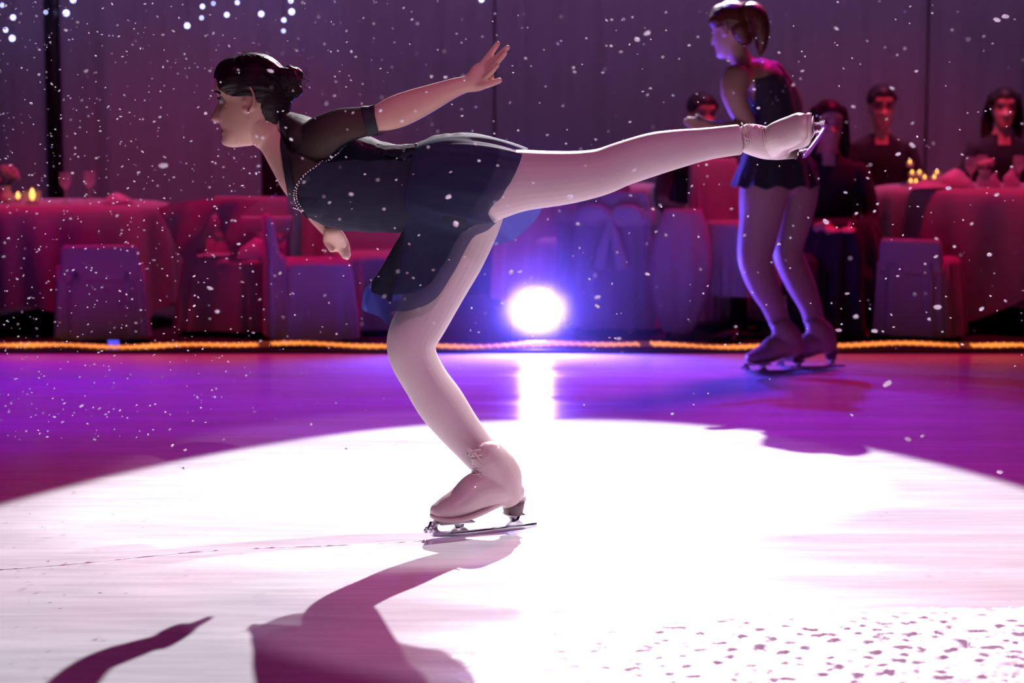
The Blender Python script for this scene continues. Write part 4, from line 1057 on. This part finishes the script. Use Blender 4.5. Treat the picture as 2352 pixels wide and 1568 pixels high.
SPECIAL = {(1897, 509): 'bright snowflake against the black gown right of the standing skater thighs', (621, 163): 'bright snowflake in front of the dark hair of the leading skater',
 (197, 163): 'bright oval snowflake against the left drape above the dark gap foot', (482, 662): 'violet-white oval snowflake in front of the left covered chair', (2095, 334): 'bright snowflake above the tealight cluster, upper of a pair',
 (2063, 354): 'bright snowflake above the tealight cluster, lower left of a pair', (2179, 432): 'bright snowflake over the front rim of the right table', (2289, 447): 'pale snowflake over the right table cloth just below its rim',
 (2154, 705): 'bright snowflake low before the right table, above the rope light', (1966, 727): 'bright snowflake near the floor right of the standing skater calves', (2255, 709): 'pale snowflake low over the right table cloth',
 (1926, 758): 'pale round snowflake just above the farther boot of the standing skater', (2009, 760): 'bright oval snowflake near the floor right of the standing skater boots', (2297, 1084): 'large snowflake over the pool edge at the lower right',
 (2085, 1008): 'soft snowflake over the magenta ice above the pool edge at the right', (187, 932): 'bright oval snowflake over the violet ice at the left', (2310, 38): 'blurred pinkish snowflake at the top right corner, the right one',
 (2290, 45): 'blurred pinkish snowflake at the top right corner, the left one', (806, 446): 'bright snowflake on the bodice of the leading skater', (1457, 391): 'snowflake on the underside of the raised calf near the knee',
 (1309, 452): 'snowflake at the lower edge of the raised thigh', (1174, 625): 'left snowflake of the pair above the floor lamp', (1194, 624): 'right snowflake of the pair above the floor lamp',
 (1372, 682): 'upper snowflake of the pair right of the floor lamp', (1372, 703): 'lower snowflake of the pair right of the floor lamp', (1487, 629): 'bright snowflake at the left side of the violet oval cover',
 (1421, 777): 'pale snowflake just above the rope light right of the floor lamp', (2150, 589): 'bright snowflake in the middle of the right table cloth', (2273, 585): 'bright snowflake on the right half of the right table cloth',
 (2049, 203): 'snowflake on the forehead of the seated man with glasses', (1921, 65): 'snowflake on the drape right of the standing skater head', (499, 715): 'round snowflake on the seat cover of the left covered chair',
 (582, 764): 'oval snowflake at the floor edge left of the narrow plum chair', (275, 668): 'round white snowflake over the dim chair at the left table', (353, 597): 'snowflake right of the left table at chair height',
 (378, 360): 'small flat snowflake just above the largest one', (455, 246): 'white snowflake in front of the leading skater nose', (472, 260): 'white snowflake touching the tip of the leading skater nose',
 (493, 281): 'white snowflake on the lips of the leading skater', (396, 1023): 'bright snowflake just above the left pool edge', (514, 1008): 'round snowflake above the pool edge, right of a bright pair', (425, 1033): 'smaller snowflake right beside the bright one above the pool edge',
 (874, 254): 'snowflake on the raised forearm just past the sleeve band', (923, 279): 'snowflake at the lower edge of the raised forearm'}
for idx, tok in enumerate(FL.replace('\n', '').split(';')):
    x, y, r = [float(v) for v in tok.split()]
    Y = 4.35 + rnd.uniform(-.5, .25) if x > 480 or r > 6 else rnd.uniform(4.2, 5.4)
    if y > 900: Y = min(Y, ground(x, y).y - .25)
    P_ = at(x, y, Y); k = r * sc(Y) * (.82 if r > 6 else .75)
    o = bpy.data.objects.new('snowflake', FM[0 if idx in (0,) else idx % 5]); C.objects.link(o)
    o.location = P_; o.scale = (k, k, k); o.rotation_euler = (rnd.uniform(-.5, .5), rnd.uniform(-.6, .6), rnd.uniform(0, 6.28)); nf += 1
    if (int(x), int(y)) in SPECIAL: tag(o, SPECIAL[(int(x), int(y))], 'snowflake', 'falling paper snowflakes')
    elif idx in fl_label: tag(o, fl_label[idx], 'snowflake', 'falling paper snowflakes')
    else: tag(o, 'small white paper snowflake falling through the stage light', 'snowflake', 'falling paper snowflakes')
# the many tiny ones
bm = bmesh.new(); rnd = random.Random(33)
for i in range(1500):
    if i < 900: x = rnd.betavariate(1.0, 2.2) * 1300 - 20; y = rnd.uniform(-10, 1010)
    else: x = rnd.uniform(-10, 2360); y = rnd.uniform(-10, 960) 
    if x > 500: y = y * (.8 if rnd.random() < .5 else 1)
    Y = rnd.uniform(3.3, 8.2) if x > 600 else rnd.uniform(4.0, 6.8)
    if y > 800: Y = min(Y, ground(x, y).y - .2)
    k = rnd.uniform(.0009, .0028) * (Y / 5.2) ** .5
    rot = Matrix.Rotation(rnd.uniform(0, 6.28), 4, 'Z') @ Matrix.Rotation(rnd.uniform(-.6, .9), 4, 'Y')
    bmesh.ops.create_icosphere(bm, subdivisions=1, radius=1, matrix=Matrix.Translation(at(x, y, Y)) @ rot @ Matrix.Diagonal((k * rnd.uniform(1, 1.9), k, k * .7, 1)))
o_ = stuff(obj('snow', bm, M['flake'])); tag(o_, 'fine white paper snow filling the air', 'snow')

# ------------------------------------------------------------------ ice shavings in the foreground, skate track
bm = bmesh.new(); nx, ny = 560, 190; x0, x1, y0, y1 = -1.3, 1.5, 3.55, 4.62; grid = []
for j in range(ny + 1):
    row = []; y = y0 + (y1 - y0) * j / ny
    for i in range(nx + 1):
        x = x0 + (x1 - x0) * i / nx
        dens = max(0, min(1, (x + .15) * 1.1)) * max(0, min(1, (4.5 - y) * 3)) + .22 * max(0, min(1, (4.6 - y) * 2))
        h = noise.noise(Vector((x * 26, y * 26, 0))) * .55 + .6 * noise.noise(Vector((x * 60, y * 60, 5))) + .3 * noise.noise(Vector((x * 120, y * 120, 9)))
        pit = noise.noise(Vector((x * 30, y * 36, 3))) + .4 * noise.noise(Vector((x * 75, y * 80, 7)))
        pit = max(0, min(1, (pit - .30) / .28)); pit = pit * pit * (3 - 2 * pit)
        z = -.0035 + dens * (.0125 + .0045 * h - .013 * pit)
        row.append(bm.verts.new((x, y, max(-.02, z) if 0 < i < nx and 0 < j < ny else -.01)))
    grid.append(row)
for j in range(ny):
    for i in range(nx): bm.faces.new((grid[j][i], grid[j][i + 1], grid[j + 1][i + 1], grid[j + 1][i]))
M['shavings'] = mat('ice shavings', (0.82, 0.83, 0.86), 0.6)
o_ = stuff(obj('ice_shavings', bm, M['shavings'])); tag(o_, 'lumpy white ice shavings covering the rink in the foreground', 'ice')
bm = bmesh.new(); prev = None; rnd = random.Random(2)
for i in range(90):
    t = i / 89; g = ground(-60 + 1050 * t, 1312 - 73 * t + 3 * math.sin(t * 9) - 6 * math.sin(t * 3.1)); hh = .0016 + .0012 * rnd.random(); wv = .0028 + .001 * rnd.random()
    vs = [bm.verts.new((g.x, g.y - wv, -.0005)), bm.verts.new((g.x, g.y, hh)), bm.verts.new((g.x, g.y + wv, -.0005))]
    if prev:
        for k in range(2): bm.faces.new((prev[k], vs[k], vs[k + 1], prev[k + 1]))
    prev = vs
o_ = stuff(obj('skate_track', bm, M['track'])); tag(o_, 'thin raised skate groove running left from the blade', 'groove')

# ------------------------------------------------------------------ stage haze round the floor lamp
def haze(name, c, r, dens, label):
    m = bpy.data.materials.new(name); m.use_nodes = True; nt = m.node_tree; nt.nodes.remove(nt.nodes['Principled BSDF'])
    vs = nt.nodes.new('ShaderNodeVolumeScatter'); vs.inputs['Anisotropy'].default_value = .35
    tc = nt.nodes.new('ShaderNodeTexCoord'); ln = nt.nodes.new('ShaderNodeVectorMath'); ln.operation = 'LENGTH'
    nt.links.new(tc.outputs['Object'], ln.inputs[0])
    mr_ = nt.nodes.new('ShaderNodeMapRange'); mr_.interpolation_type = 'SMOOTHERSTEP'; mr_.inputs[1].default_value = 0; mr_.inputs[2].default_value = 1; mr_.inputs[3].default_value = dens; mr_.inputs[4].default_value = 0
    nt.links.new(ln.outputs['Value'], mr_.inputs[0]); nt.links.new(mr_.outputs[0], vs.inputs['Density'])
    nt.links.new(vs.outputs[0], nt.nodes['Material Output'].inputs['Volume'])
    m.cycles.volume_sampling = 'MULTIPLE_IMPORTANCE'
    bm = bmesh.new(); bmesh.ops.create_icosphere(bm, subdivisions=3, radius=1)
    o = obj(name, bm, m); o.location = c; o.scale = r
    stuff(o); return tag(o, label, 'haze')
haze('haze', (lp.x, lp.y - .25, .35), (1.15, .8, .95), .08, 'blue-lit stage haze around the bright floor lamp')
haze('haze', (lp.x, lp.y - .145, lz), (.24, .12, .18), 3.2, 'added puff of haze standing in for the bloom of the floor lamp')  # added puff, shaped to imitate lens bloom round the lamp
